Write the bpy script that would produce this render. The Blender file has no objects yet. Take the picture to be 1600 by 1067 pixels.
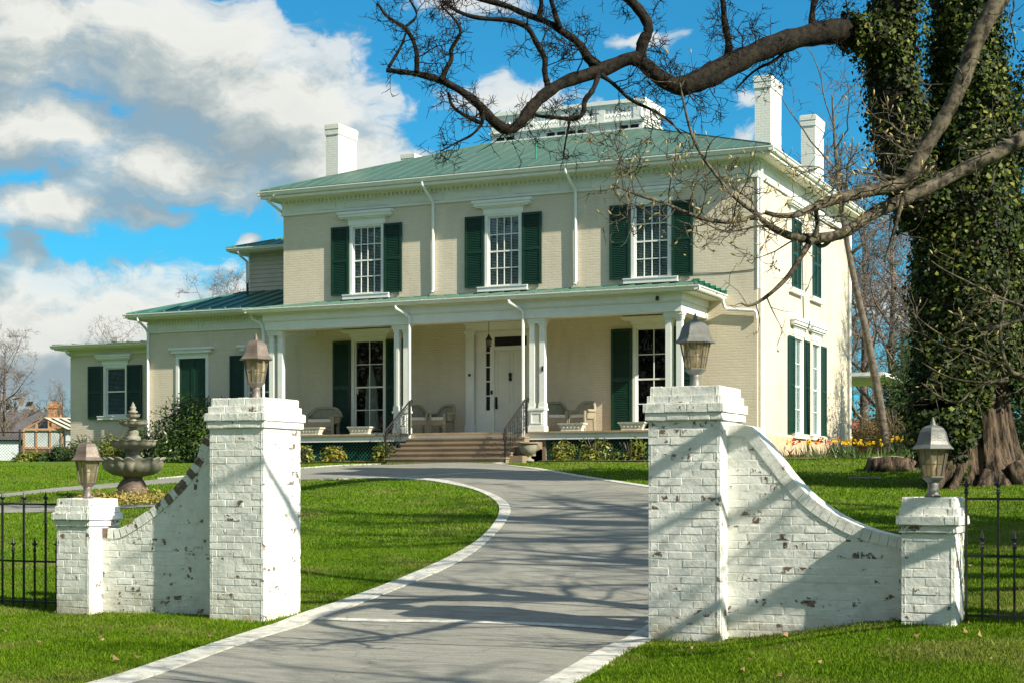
import bpy, math, random
import numpy as np
from mathutils import Vector, Matrix
sc = bpy.context.scene
COL = sc.collection
R = math.radians
PSI = R(24.8); EYE = 1.507; FPX = 2460.0; HOR = 752.0
# ------------------------------------------------------------ camera
cd = bpy.data.cameras.new('camera'); cam = bpy.data.objects.new('camera', cd); COL.objects.link(cam)
cam.location = (0, 0, EYE); cam.rotation_euler = (R(90), 0, PSI)
cd.sensor_width = 36; cd.lens = FPX/1600*36; cd.shift_y = (HOR-533.5)/1600
cd.clip_start = .1; cd.clip_end = 3000
sc.camera = cam
# ------------------------------------------------------------ sun, sky, exposure
SUN_EL = R(35); SAZ = math.atan2(.970, -.242)
SUN = Vector((math.cos(SUN_EL)*math.sin(SAZ), math.cos(SUN_EL)*math.cos(SAZ), math.sin(SUN_EL)))
ld = bpy.data.lights.new('sun', 'SUN'); lo = bpy.data.objects.new('sun', ld); COL.objects.link(lo)
ld.energy = 4.9; ld.angle = R(.5); ld.color = (1, .94, .79)
lo.rotation_euler = (-SUN).to_track_quat('-Z', 'Y').to_euler(); lo.location = (40, -10, 30)
sc.view_settings.view_transform = 'Standard'; sc.view_settings.look = 'None'
sc.view_settings.exposure = 0.88; sc.view_settings.gamma = 1
sc.cycles.max_bounces = 6; sc.cycles.transparent_max_bounces = 24; sc.cycles.use_denoising = True

class NT:
    """small node-tree writer"""
    def __init__(s, tree): s.t = tree; s.n = tree.nodes; s.l = tree.links
    def add(s, typ, ins=None, **kw):
        n = s.n.new(typ)
        for k, v in kw.items(): setattr(n, k, v)
        for k, v in (ins or {}).items():
            sk = n.inputs[k]
            if isinstance(v, bpy.types.NodeSocket): s.l.new(v, sk)
            else: sk.default_value = v
        return n
    def m(s, op, a, b=0.0, c=None, clamp=False):
        d = {0: a, 1: b}
        if c is not None: d[2] = c
        return s.add('ShaderNodeMath', d, operation=op, use_clamp=clamp).outputs[0]
    def vm(s, op, a, b=(0, 0, 0), out=0):
        return s.add('ShaderNodeVectorMath', {0: a, 1: b}, operation=op).outputs[out]
    def noise(s, vec, scale, detail=4, rough=.55, out='Fac'):
        return s.add('ShaderNodeTexNoise', {'Vector': vec, 'Scale': scale, 'Detail': detail, 'Roughness': rough}).outputs[out]
    def ramp(s, fac, stops, interp='LINEAR'):
        n = s.add('ShaderNodeValToRGB', {'Fac': fac}); r = n.color_ramp; r.interpolation = interp
        while len(r.elements) < len(stops): r.elements.new(.5)
        for e, (p, c) in zip(r.elements, stops):
            e.position = p; e.color = (c, c, c, 1) if isinstance(c, (int, float)) else (*c, 1)
        return n.outputs[0]
    def mix(s, fac, a, b, blend='MIX'):
        n = s.add('ShaderNodeMix', data_type='RGBA', blend_type=blend)
        for i, v in ((0, fac), (6, a), (7, b)):
            if isinstance(v, bpy.types.NodeSocket): s.l.new(v, n.inputs[i])
            else: n.inputs[i].default_value = (*v, 1) if (i and len(v) == 3) else v
        return n.outputs[2]

def make_world():
    w = bpy.data.worlds.new('World'); sc.world = w; w.use_nodes = True
    t = NT(w.node_tree); t.n.clear()
    out = t.add('ShaderNodeOutputWorld'); bg = t.add('ShaderNodeBackground', {'Strength': .1}); t.l.new(bg.outputs[0], out.inputs[0])
    sky = t.add('ShaderNodeTexSky'); sky.sky_type = 'NISHITA'; sky.sun_disc = False
    sky.sun_elevation = SUN_EL; sky.sun_rotation = SAZ; sky.altitude = 0; sky.air_density = 1; sky.dust_density = .3; sky.ozone_density = 3
    blue = t.mix(1.0, sky.outputs[0], (.13, .63, .76), 'MULTIPLY')
    # cloud density, a function of azimuth and elevation (degrees / 10)
    g = bpy.data.node_groups.new('cloud_density', 'ShaderNodeTree')
    g.interface.new_socket('P', in_out='INPUT', socket_type='NodeSocketVector')
    g.interface.new_socket('D', in_out='OUTPUT', socket_type='NodeSocketFloat')
    q = NT(g); gi = q.add('NodeGroupInput'); go = q.add('NodeGroupOutput'); P = gi.outputs[0]
    wp = q.vm('MULTIPLY', q.vm('SUBTRACT', q.noise(P, 2.2, 3, .6, 'Color'), (.5, .5, .5)), (.5, .28, 0))
    P2 = q.vm('ADD', P, wp)
    ells = [(-41.5, 15.4, 9.5, 3.3, 1.05), (-36.5, 14.8, 7.5, 3.9, 1.05), (-33.0, 12.8, 5.4, 2.7, 1.0), (-31.2, 11.5, 3.0, 1.3, .9), (-41.0, 11.9, 7.0, 2.0, 1.05),
            (-37.0, 11.0, 5.5, 1.7, 1.0), (-41.0, 9.3, 5.2, 1.2, 1.0), (-37.6, 9.4, 2.0, .7, .75), (-31.5, 11.2, 4.2, 2.3, 1.1), (-28.2, 11.0, 3.4, 1.2, 1.0),
            (-41.0, 4.6, 9.5, 3.6, 1.25), (-35.0, 5.2, 8.0, 3.2, 1.15), (-34.2, 8.4, 1.0, .55, .75), (-42.5, 8.0, 1.0, .9, .8), (-25, 13.8, 3.2, 1.1, .7),
            (-20.5, 13.0, 2.6, .9, .8), (-16.3, 13.4, .9, .6, .7), (-17, 12.0, 1.6, .7, .55), (-30, 17.4, 2.2, .5, .7), (-26.5, 17.0, 3.0, .7, .55), (-19.5, 16.0, 1.8, .5, .5), (-9.5, 6.4, 3.5, 1.2, .5), (-36.6, 7.4, .8, .4, .6)]
    m = None
    for a, e, ra, re, k in ells:
        v = q.vm('MULTIPLY', q.vm('SUBTRACT', P2, (a/10, e/10, 0)), (10/ra, 10/re, 0))
        d = q.m('MULTIPLY', q.m('SUBTRACT', 1.0, q.vm('LENGTH', v, out=1)), k)
        m = d if m is None else q.m('SMOOTH_MAX', m, d, .18)
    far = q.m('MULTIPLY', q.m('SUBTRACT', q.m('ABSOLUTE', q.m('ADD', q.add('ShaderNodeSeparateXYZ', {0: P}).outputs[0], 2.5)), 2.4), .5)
    fill_clouds = q.m('SUBTRACT', q.noise(P, .55, 2, .5), q.m('SUBTRACT', .95, q.m('MINIMUM', far, .70)))  # cloud cover outside the view, thickened to brighten the shade
    m = q.m('MAXIMUM', m, fill_clouds)
    sv = q.vm('MULTIPLY', P2, (1, 1.7, 1))
    n1 = q.noise(sv, 1.9, 8, .64)
    s = q.m('ADD', q.m('MULTIPLY', m, 1.25), q.m('MULTIPLY', q.m('SUBTRACT', n1, .5), 2.7))
    q.l.new(q.m('SUBTRACT', s, .12), go.inputs[0])
    tc = t.add('ShaderNodeTexCoord'); sp = t.add('ShaderNodeSeparateXYZ', {0: t.vm('NORMALIZE', tc.outputs['Generated'])})
    az = t.m('MULTIPLY', t.m('ARCTAN2', sp.outputs[0], sp.outputs[1]), 5.7296)
    el = t.m('MULTIPLY', t.m('ARCSINE', sp.outputs[2]), 5.7296)
    Pw = t.add('ShaderNodeCombineXYZ', {0: az, 1: el}).outputs[0]
    def dens(v): return t.add('ShaderNodeGroup', {0: v}, node_tree=g).outputs[0]
    d0 = dens(Pw); d1 = dens(t.vm('ADD', Pw, (.10, .13, 0))); 
    a = t.ramp(d0, [(0.0, 0.0), (.36, .80), (.8, 1.0)], 'EASE')
    lit = t.m('ADD', t.m('MULTIPLY', t.m('SUBTRACT', d0, d1), 1.0), .46, clamp=True)
    lit = t.m('SUBTRACT', lit, t.m('MULTIPLY', t.m('MINIMUM', t.m('MAXIMUM', t.m('SUBTRACT', d0, .7), 0.0), .8), .22), clamp=True)
    cc = t.ramp(lit, [(0.0, (1.75, 2.25, 2.5)), (.42, (2.6, 3.0, 3.05)), (.78, (4.1, 4.22, 4.0)), (1, (4.75, 4.8, 4.55))])
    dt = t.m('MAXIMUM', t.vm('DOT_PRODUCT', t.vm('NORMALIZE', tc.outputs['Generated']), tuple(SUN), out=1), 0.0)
    fill_glow = t.m('ADD', 1.0, t.m('MULTIPLY', t.m('MULTIPLY', dt, dt), 1.9))         # sunward clouds boosted, added as fill light for the shaded faces
    cc = t.vm('MULTIPLY', cc, t.add('ShaderNodeCombineXYZ', {0: fill_glow, 1: fill_glow, 2: fill_glow}).outputs[0])
    haze = t.ramp(el, [(0.0, .55), (.9, .0)])
    blue2 = t.mix(haze, blue, (.85, 2.4, 3.4))
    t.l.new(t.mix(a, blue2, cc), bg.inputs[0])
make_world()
sc.world.cycles.sampling_method = 'MANUAL'; sc.world.cycles.sample_map_resolution = 256

# ------------------------------------------------------------ terrain function
TY = [-60, 8, 14, 15.5, 34, 36.5, 39, 43, 50, 60, 80, 120, 200, 700, 1500]; TZ = [-.6, -.03, 0, .1, 1.65, 1.85, 2.02, 2.2, 2.38, 2.45, 2.55, 2.9, 4., 12., 25.]
def ss(x, a, b):
    t = np.clip((np.asarray(x, float)-a)/(b-a), 0, 1); return t*t*(3-2*t)
def ter(x, y):
    z = np.interp(y, TY, TZ)
    bump = .22*ss(x, -4.6, -2.5)*(ss(y, 9, 13)-.75*ss(y, 15, 20))
    return z+bump+ .012*np.sin(np.asarray(x)*1.7+np.asarray(y)*.9)*ss(y, 3, 6)
def pt(u, v, d):                                       # a direction seen from the gate and a distance, as a world point
    x = (u-800)/FPX*d; c, s = math.cos(PSI), math.sin(PSI)
    return Vector((x*c-d*s, x*s+d*c, EYE-(v-HOR)/FPX*d))

# ------------------------------------------------------------ materials
MATS = {}
def new_mat(name):
    m = bpy.data.materials.new(name); m.use_nodes = True; t = NT(m.node_tree); t.n.clear()
    out = t.add('ShaderNodeOutputMaterial'); return m, t, out
def pbr(t, out, col, rough=.6, bump=None, bstr=.3, bdist=.02, metal=0., spec=.5, **kw):
    b = t.add('ShaderNodeBsdfPrincipled')
    for k, v in {'Base Color': col, 'Roughness': rough, 'Metallic': metal, 'Specular IOR Level': spec, **kw}.items():
        if isinstance(v, bpy.types.NodeSocket): t.l.new(v, b.inputs[k])
        else: b.inputs[k].default_value = (*v, 1) if (isinstance(v, tuple) and len(v) == 3) else v
    if bump is not None:
        bn = t.add('ShaderNodeBump', {'Height': bump, 'Strength': bstr, 'Distance': bdist}); t.l.new(bn.outputs[0], b.inputs['Normal'])
    t.l.new(b.outputs[0], out.inputs[0]); return b
def pos(t): return t.add('ShaderNodeNewGeometry').outputs['Position']
def simple(name, col, rough=.6, var=.12, scale=8, bscale=40, bstr=.12, metal=0., spec=.5, dirt=None, stretch=(1, 1, 1)):
    if name in MATS: return MATS[name]
    m, t, out = new_mat(name); p = t.vm('MULTIPLY', pos(t), stretch)
    n = t.noise(p, scale, 5, .6)
    lo_ = tuple(c*(1-var) for c in col); hi = tuple(min(1, c*(1+var)) for c in col)
    c = t.ramp(n, [(.3, lo_), (.7, hi)])
    if dirt:
        c = t.mix(t.ramp(t.noise(p, scale*.6, 8, .65), [(.52, 0.), (.72, dirt[1])]), c, dirt[0])
    pbr(t, out, c, t.ramp(n, [(.3, min(1, rough*1.12)), (.7, rough*.9)]), t.noise(p, bscale, 4), bstr, .01, metal, spec)
    MATS[name] = m; return m
TRIM = simple('white_trim', (.76, .76, .70), .45, .05, 3, 60, .06, dirt=((.55, .54, .46), .25))
SOFFIT = simple('cream_soffit', (.72, .70, .58), .55, .05, 3)
SHUT = simple('dark_green_paint', (.005, .036, .020), .42, .25, 5, 60, .08)
IRON = simple('black_iron', (.010, .011, .012), .42, .3, 12, 90, .2)
CONCRETE_ = None
COPPER = simple('weathered_lamp_metal', (.140, .108, .085), .5, .25, 9, 60, .25, metal=.25, dirt=((.20, .20, .20), .75))
COPPER2 = simple('pale_lamp_metal', (.15, .15, .135), .5, .22, 9, 60, .25, metal=.25, dirt=((.17, .11, .08), .6))
STONE = simple('fountain_stone', (.24, .22, .165), .85, .22, 6, 30, .5, dirt=((.12, .12, .10), .6))
STONED = simple('dark_stone', (.16, .11, .085), .8, .3, 5, 30, .5, dirt=((.06, .05, .045), .7))
WICK = simple('pale_wicker', (.30, .265, .18), .7, .2, 20, 160, .7)
CUSH = simple('striped_cushion', (.60, .57, .50), .9, .1, 10)
PLANT = simple('planter_stone', (.58, .56, .48), .8, .18, 14, 40, .6)
WOOD = simple('cedar_wood', (.38, .22, .11), .7, .25, 4, 30, .3)
DARK = simple('dark_interior', (.012, .013, .013), .9, .2, 2)  # near-black: the shade of unlit hollows is put into the colour
FLOORW = simple('porch_floor_paint', (.34, .24, .14), .6, .2, 5)
BRASS = simple('dark_bronze', (.02, .018, .015), .4, .2, 20, metal=.4)
BLIND = simple('pale_blind', (.66, .70, .66), .6, .05, 4)
CURT = simple('cream_curtain', (.62, .58, .48), .9, .1, 4)
REDROOF = simple('red_roof', (.50, .13, .10), .7, .15, 2)
GREYH = simple('grey_brown_roof', (.085, .075, .075), .8, .3, .6, 3, .5)
ORBRICK = simple('orange_brick', (.42, .20, .085), .85, .25, 3, 8, .5)
WHITED = simple('white_shed_door', (.62, .68, .68), .6, .08, 2)
TERRA = simple('foundation_stone', (.52, .37, .25), .9, .2, 2.5, 14, .7, dirt=((.30, .19, .12), .6))

def mat_sheet_glass():
    m, t, out = new_mat('window_glass')
    g = t.add('ShaderNodeBsdfGlossy', {'Roughness': .02, 'Color': (.85, .95, 1, 1)}); tr = t.add('ShaderNodeBsdfTransparent', {'Color': (.80, .86, .86, 1)})
    n = t.noise(pos(t), 1.3, 2); bn = t.add('ShaderNodeBump', {'Height': n, 'Strength': .25, 'Distance': .05}); t.l.new(bn.outputs[0], g.inputs['Normal'])
    f = t.add('ShaderNodeFresnel', {'IOR': 1.62}); fac = t.m('MULTIPLY', f.outputs[0], .7, clamp=True)
    mx = t.add('ShaderNodeMixShader', {0: fac, 1: tr.outputs[0], 2: g.outputs[0]}); t.l.new(mx.outputs[0], out.inputs[0]); return m
GLASS = mat_sheet_glass()
def mat_lamp_glass():
    m, t, out = new_mat('amber_lamp_glass')
    n = t.noise(pos(t), 14, 4)
    b = t.add('ShaderNodeBsdfPrincipled', {'Base Color': (.62, .54, .36, 1), 'Roughness': .25}); t.l.new(t.ramp(n, [(.35, (.42, .33, .19)), (.7, (.66, .60, .45))]), b.inputs['Base Color'])
    tr = t.add('ShaderNodeBsdfTransparent', {'Color': (.80, .74, .58, 1)}); tl = t.add('ShaderNodeBsdfTranslucent', {'Color': (.7, .62, .42, 1)})
    m1 = t.add('ShaderNodeMixShader', {0: .5, 1: b.outputs[0], 2: tl.outputs[0]}); m2 = t.add('ShaderNodeMixShader', {0: .58, 1: m1.outputs[0], 2: tr.outputs[0]})
    t.l.new(m2.outputs[0], out.inputs[0]); return m
LGLASS = mat_lamp_glass()
def wallpos(t):                                            # (x+y, z) so bricks run on every upright face
    s = t.add('ShaderNodeSeparateXYZ', {0: pos(t)})
    return t.add('ShaderNodeCombineXYZ', {0: t.m('ADD', s.outputs[0], s.outputs[1]), 1: s.outputs[2]}).outputs[0]
def mat_house_brick(name, col, dirt):
    m, t, out = new_mat(name); w = wallpos(t)
    br = t.add('ShaderNodeTexBrick', {'Vector': w, 'Scale': 1, 'Mortar Size': .009, 'Mortar Smooth': .3, 'Brick Width': .22, 'Row Height': .076, 'Color1': (.85, .85, .85, 1), 'Color2': (1, 1, 1, 1), 'Mortar': (.72, .72, .72, 1)})
    n = t.noise(pos(t), .5, 6, .6); n2 = t.noise(pos(t), 7, 5)
    c = t.ramp(n, [(.3, tuple(x*.93 for x in col)), (.7, tuple(x*1.04 for x in col))])
    c = t.mix(t.ramp(t.noise(t.vm('MULTIPLY', pos(t), (1, 1, .25)), 1.4, 7, .65), [(.50, 0.), (.8, .7)]), c, dirt)
    c = t.mix(.40, c, t.mix(1., c, br.outputs[0], 'MULTIPLY'))
    h = t.m('ADD', t.m('MULTIPLY', br.outputs['Fac'], -1.), t.m('ADD', t.m('MULTIPLY', n2, .8), t.m('MULTIPLY', t.add('ShaderNodeSeparateColor', {0: br.outputs[0]}).outputs[0], 1.6)))
    pbr(t, out, c, .62, h, .6, .007); return m
BEIGE = mat_house_brick('beige_painted_brick', (.68, .59, .45), (.47, .385, .265))
CHIM = mat_house_brick('white_painted_brick_far', (.74, .73, .66), (.36, .25, .18))
STEPB = mat_house_brick('step_brick', (.28, .21, .135), (.12, .09, .06))
def mat_gate_brick():
    m, t, out = new_mat('peeling_white_brick'); p = pos(t)
    at = t.add('ShaderNodeAttribute', attribute_name='peel').outputs['Fac']
    n = t.noise(p, 9.5, 8, .70); nb = t.noise(p, 2.1, 4, .6)
    z = t.add('ShaderNodeSeparateXYZ', {0: p}).outputs[2]
    sc_ = t.m('ADD', n, t.m('ADD', t.m('MULTIPLY', t.m('SUBTRACT', at, .5), .36), t.m('MULTIPLY', t.m('SUBTRACT', nb, .5), .28)))
    mask = t.ramp(sc_, [(.742, 0.), (.757, 1.)])
    base = t.ramp(t.noise(p, 3.2, 5), [(.3, (.68, .675, .62)), (.7, (.80, .795, .735))])
    stain = t.ramp(t.noise(p, 6, 8, .7), [(.50, 0.), (.72, .5)])
    base = t.mix(stain, base, (.50, .47, .38))
    low = t.m('MULTIPLY', t.ramp(z, [(0., .9), (.40, 0.)]), t.ramp(t.noise(p, 5, 6), [(.35, 0.), (.7, 1.)]))
    base = t.mix(low, base, (.36, .30, .18))
    br = t.ramp(t.noise(p, 25, 5), [(.3, (.085, .055, .040)), (.7, (.24, .175, .13))])
    c = t.mix(mask, base, br)
    edge = t.ramp(sc_, [(.687, 0.), (.739, 1.)])
    h = t.m('ADD', t.m('MULTIPLY', t.noise(p, 30, 6, .6), .55), t.m('ADD', t.m('MULTIPLY', t.noise(p, 7, 5), 1.7), t.m('SUBTRACT', t.m('MULTIPLY', edge, .35), t.m('MULTIPLY', mask, 1.3))))
    pbr(t, out, c, .6, h, .6, .010); return m
GATEB = mat_gate_brick()
def mat_roof(name, col, col2, rough, metal=.0):
    m, t, out = new_mat(name); p = pos(t)
    n = t.noise(t.vm('MULTIPLY', p, (2.2, .5, .5)), 1.2, 7, .65); n2 = t.noise(p, 9, 5)
    c = t.mix(t.ramp(n, [(.3, 0.), (.72, 1.)]), col, col2)
    c = t.mix(t.ramp(n2, [(.55, 0.), (.75, .25)]), c, tuple(x*.55 for x in col))
    pbr(t, out, c, rough, n2, .12, .02, metal, .4); return m
ROOFG = mat_roof('green_metal_roof', (.052, .110, .080), (.088, .145, .109), .5)
ROOFD = mat_roof('green_wing_roof', (.028, .105, .08), (.07, .165, .125), .42)
FLASH = simple('green_flashing', (.015, .19, .11), .5, .15, 4)
def mat_drive():
    m, t, out = new_mat('driveway_concrete'); p = pos(t)
    st = t.vm('MULTIPLY', p, (.8, 9.0, 1)); n = t.noise(st, 2.2, 10, .74); n2 = t.noise(p, .6, 5); n3 = t.noise(t.vm('MULTIPLY', p, (.5, 13, 1)), 2.4, 7, .74); sp = t.noise(p, 70, 3, .7)
    c = t.ramp(n, [(.30, (.135, .128, .105)), (.5, (.250, .240, .200)), (.70, (.355, .343, .292))])
    c = t.mix(t.ramp(n2, [(.35, 0.), (.7, .4)]), c, (.185, .180, .152))
    c = t.mix(t.ramp(n3, [(.54, 0.), (.64, .75)]), c, (.085, .08, .07))
    c = t.mix(t.ramp(sp, [(.36, .6), (.46, 0.)]), c, (.09, .085, .075)); c = t.mix(t.ramp(sp, [(.58, 0.), (.68, .5)]), c, (.42, .40, .35))
    c = t.mix(t.ramp(t.noise(p, 1.1, 7, .7), [(.58, 0.), (.66, .4)]), c, (.12, .112, .09))
    y = t.add('ShaderNodeSeparateXYZ', {0: t.vm('ADD', p, t.vm('MULTIPLY', t.noise(p, 2, 3, .5, 'Color'), (.1, .06, 0)))}).outputs[1]
    fr = t.m('ABSOLUTE', t.m('SUBTRACT', t.m('FRACT', t.m('MULTIPLY', t.m('ADD', y, .9), .325)), .5))
    c = t.mix(t.ramp(fr, [(.006, .85), (.011, 0.)]), c, (.05, .048, .045))
    vo = t.add('ShaderNodeTexVoronoi', {'Vector': t.vm('ADD', t.vm('MULTIPLY', p, (1, 1, 0)), t.vm('MULTIPLY', t.noise(p, 1.6, 5, .65, 'Color'), (.9, .9, 0))), 'Scale': .28}, feature='DISTANCE_TO_EDGE')
    c = t.mix(t.ramp(vo.outputs['Distance'], [(.0015, .6), (.0035, 0.)]), c, (.06, .055, .045))
    pbr(t, out, c, .85, t.m('ADD', n, t.m('MULTIPLY', n3, .6)), .5, .012, spec=.25); return m
DRIVE = mat_drive()
def mat_kerb():
    m, t, out = new_mat('pale_kerb_concrete'); p = pos(t)
    n = t.noise(p, 5, 8, .7); c = t.ramp(n, [(.3, (.33, .31, .26)), (.62, (.56, .545, .485))])
    c = t.mix(t.ramp(t.noise(p, 11, 7, .7), [(.52, 0.), (.66, .85)]), c, (.20, .175, .13))
    pbr(t, out, c, .85, n, .5, .012); return m
KERB = mat_kerb()
def mat_ground():
    m, t, out = new_mat('lawn_ground'); p = pos(t)
    n = t.noise(p, .35, 6, .6); n2 = t.noise(t.vm('MULTIPLY', p, (1, .6, 1)), 9, 8, .75); n3 = t.noise(p, 1.3, 5)
    c = t.ramp(n2, [(.28, (.022, .048, .002)), (.5, (.078, .146, .005)), (.75, (.142, .208, .013))])
    c = t.mix(t.ramp(n, [(.4, 0.), (.75, .4)]), c, (.095, .145, .02))
    c = t.mix(t.ramp(n3, [(.62, 0.), (.78, .35)]), c, (.17, .15, .06))
    pbr(t, out, c, .9, n2, .9, .05, spec=.15); return m
GROUND = mat_ground()
def leafy(name, stops, rough=.5, trans=.3, spec=.4, patch=None):
    m, t, out = new_mat(name); g = t.add('ShaderNodeNewGeometry')
    n = t.noise(g.outputs['Position'], 1.1, 3)
    f = t.m('ADD', t.m('MULTIPLY', g.outputs['Random Per Island'], .75), t.m('MULTIPLY', t.m('SUBTRACT', n, .35), .7), clamp=True)
    c = t.ramp(f, stops)
    if patch: c = t.mix(t.ramp(t.noise(g.outputs['Position'], patch[2], 5, .6), [(.5, 0.), (.68, patch[1])]), c, patch[0])
    b = t.add('ShaderNodeBsdfPrincipled', {'Base Color': c, 'Roughness': rough, 'Specular IOR Level': spec})
    tl = t.add('ShaderNodeBsdfTranslucent', {'Color': c}); mx = t.add('ShaderNodeMixShader', {0: trans, 1: b.outputs[0], 2: tl.outputs[0]})
    t.l.new(mx.outputs[0], out.inputs[0]); return m
GRASS = leafy('grass_blades', [(0., (.034, .078, .003)), (.5, (.102, .198, .005)), (.85, (.175, .262, .012)), (1., (.30, .25, .06))], .6, .35, .10, ((.24, .215, .07), .7, .8))
IVY = leafy('ivy_leaves', [(0., (.005, .011, .002)), (.5, (.018, .032, .004)), (.74, (.062, .084, .010)), (1., (.27, .25, .05))], .55, .12, .14)
RHODO = leafy('rhododendron_leaves', [(0., (.022, .05, .010)), (.6, (.06, .11, .018)), (1., (.15, .19, .035))], .4, .2, .5)
YELSH = leafy('yellow_green_leaves', [(0., (.05, .085, .012)), (.55, (.16, .19, .025)), (.85, (.34, .29, .03)), (1., (.40, .16, .03))], .45, .25, .5)
EVERG = leafy('evergreen_leaves', [(0., (.010, .03, .008)), (.6, (.035, .075, .016)), (1., (.10, .15, .03))], .5, .2, .4)
BROWN = leafy('brown_brush', [(0., (.05, .035, .016)), (.6, (.13, .09, .035)), (1., (.24, .19, .06))], .7, .2, .2)
YFLOW = leafy('yellow_petals', [(0., (.70, .42, .01)), (1., (.85, .62, .03))], .5, .3)
RFLOW = leafy('red_petals', [(0., (.55, .02, .015)), (1., (.75, .10, .03))], .5, .3)
SEDUM = leafy('straw_groundcover', [(0., (.20, .15, .05)), (.6, (.36, .27, .07)), (1., (.45, .40, .08))], .7, .2)
DEADL = leafy('dead_leaf', [(0., (.16, .08, .03)), (1., (.36, .24, .12))], .7, .2)
BUD = leafy('magnolia_buds', [(0., (.28, .20, .07)), (1., (.48, .38, .16))], .6, .1)
FARW = leafy('far_wood', [(0., (.06, .05, .045)), (.6, (.13, .105, .08)), (1., (.20, .16, .11))], .8, .1)
def mat_bark(name, a, b, scale=6, stretch=(1, 1, .25), bstr=.9, bdist=.05):
    m, t, out = new_mat(name); p = t.vm('MULTIPLY', pos(t), stretch)
    n = t.noise(p, scale, 7, .65); r = t.ramp(n, [(.40, a), (.58, b)])
    r = t.mix(t.ramp(t.noise(pos(t), 3, 5), [(.5, 0.), (.8, .4)]), r, tuple(x*.6 for x in a))
    pbr(t, out, r, .85, n, bstr, bdist, spec=.2); return m
BARK = mat_bark('rugged_bark', (.012, .009, .006), (.135, .095, .062), 8, (1, 1, .13), 1., .12)
BARKD = mat_bark('dark_limb_bark', (.003, .0024, .0016), (.021, .0150, .0085), 9, (1, 1, 1))
BARKP = mat_bark('pale_magnolia_bark', (.022, .018, .012), (.135, .112, .076), 14, (1, 1, 1), .5, .02)
BARKT = mat_bark('brown_twig_bark', (.07, .058, .045), (.15, .125, .095), 8, (1, 1, 1), .4, .02)
BARKF = mat_bark('far_twig_bark', (.10, .078, .064), (.19, .15, .125), 3, (1, 1, 1), .3, .05)

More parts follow.
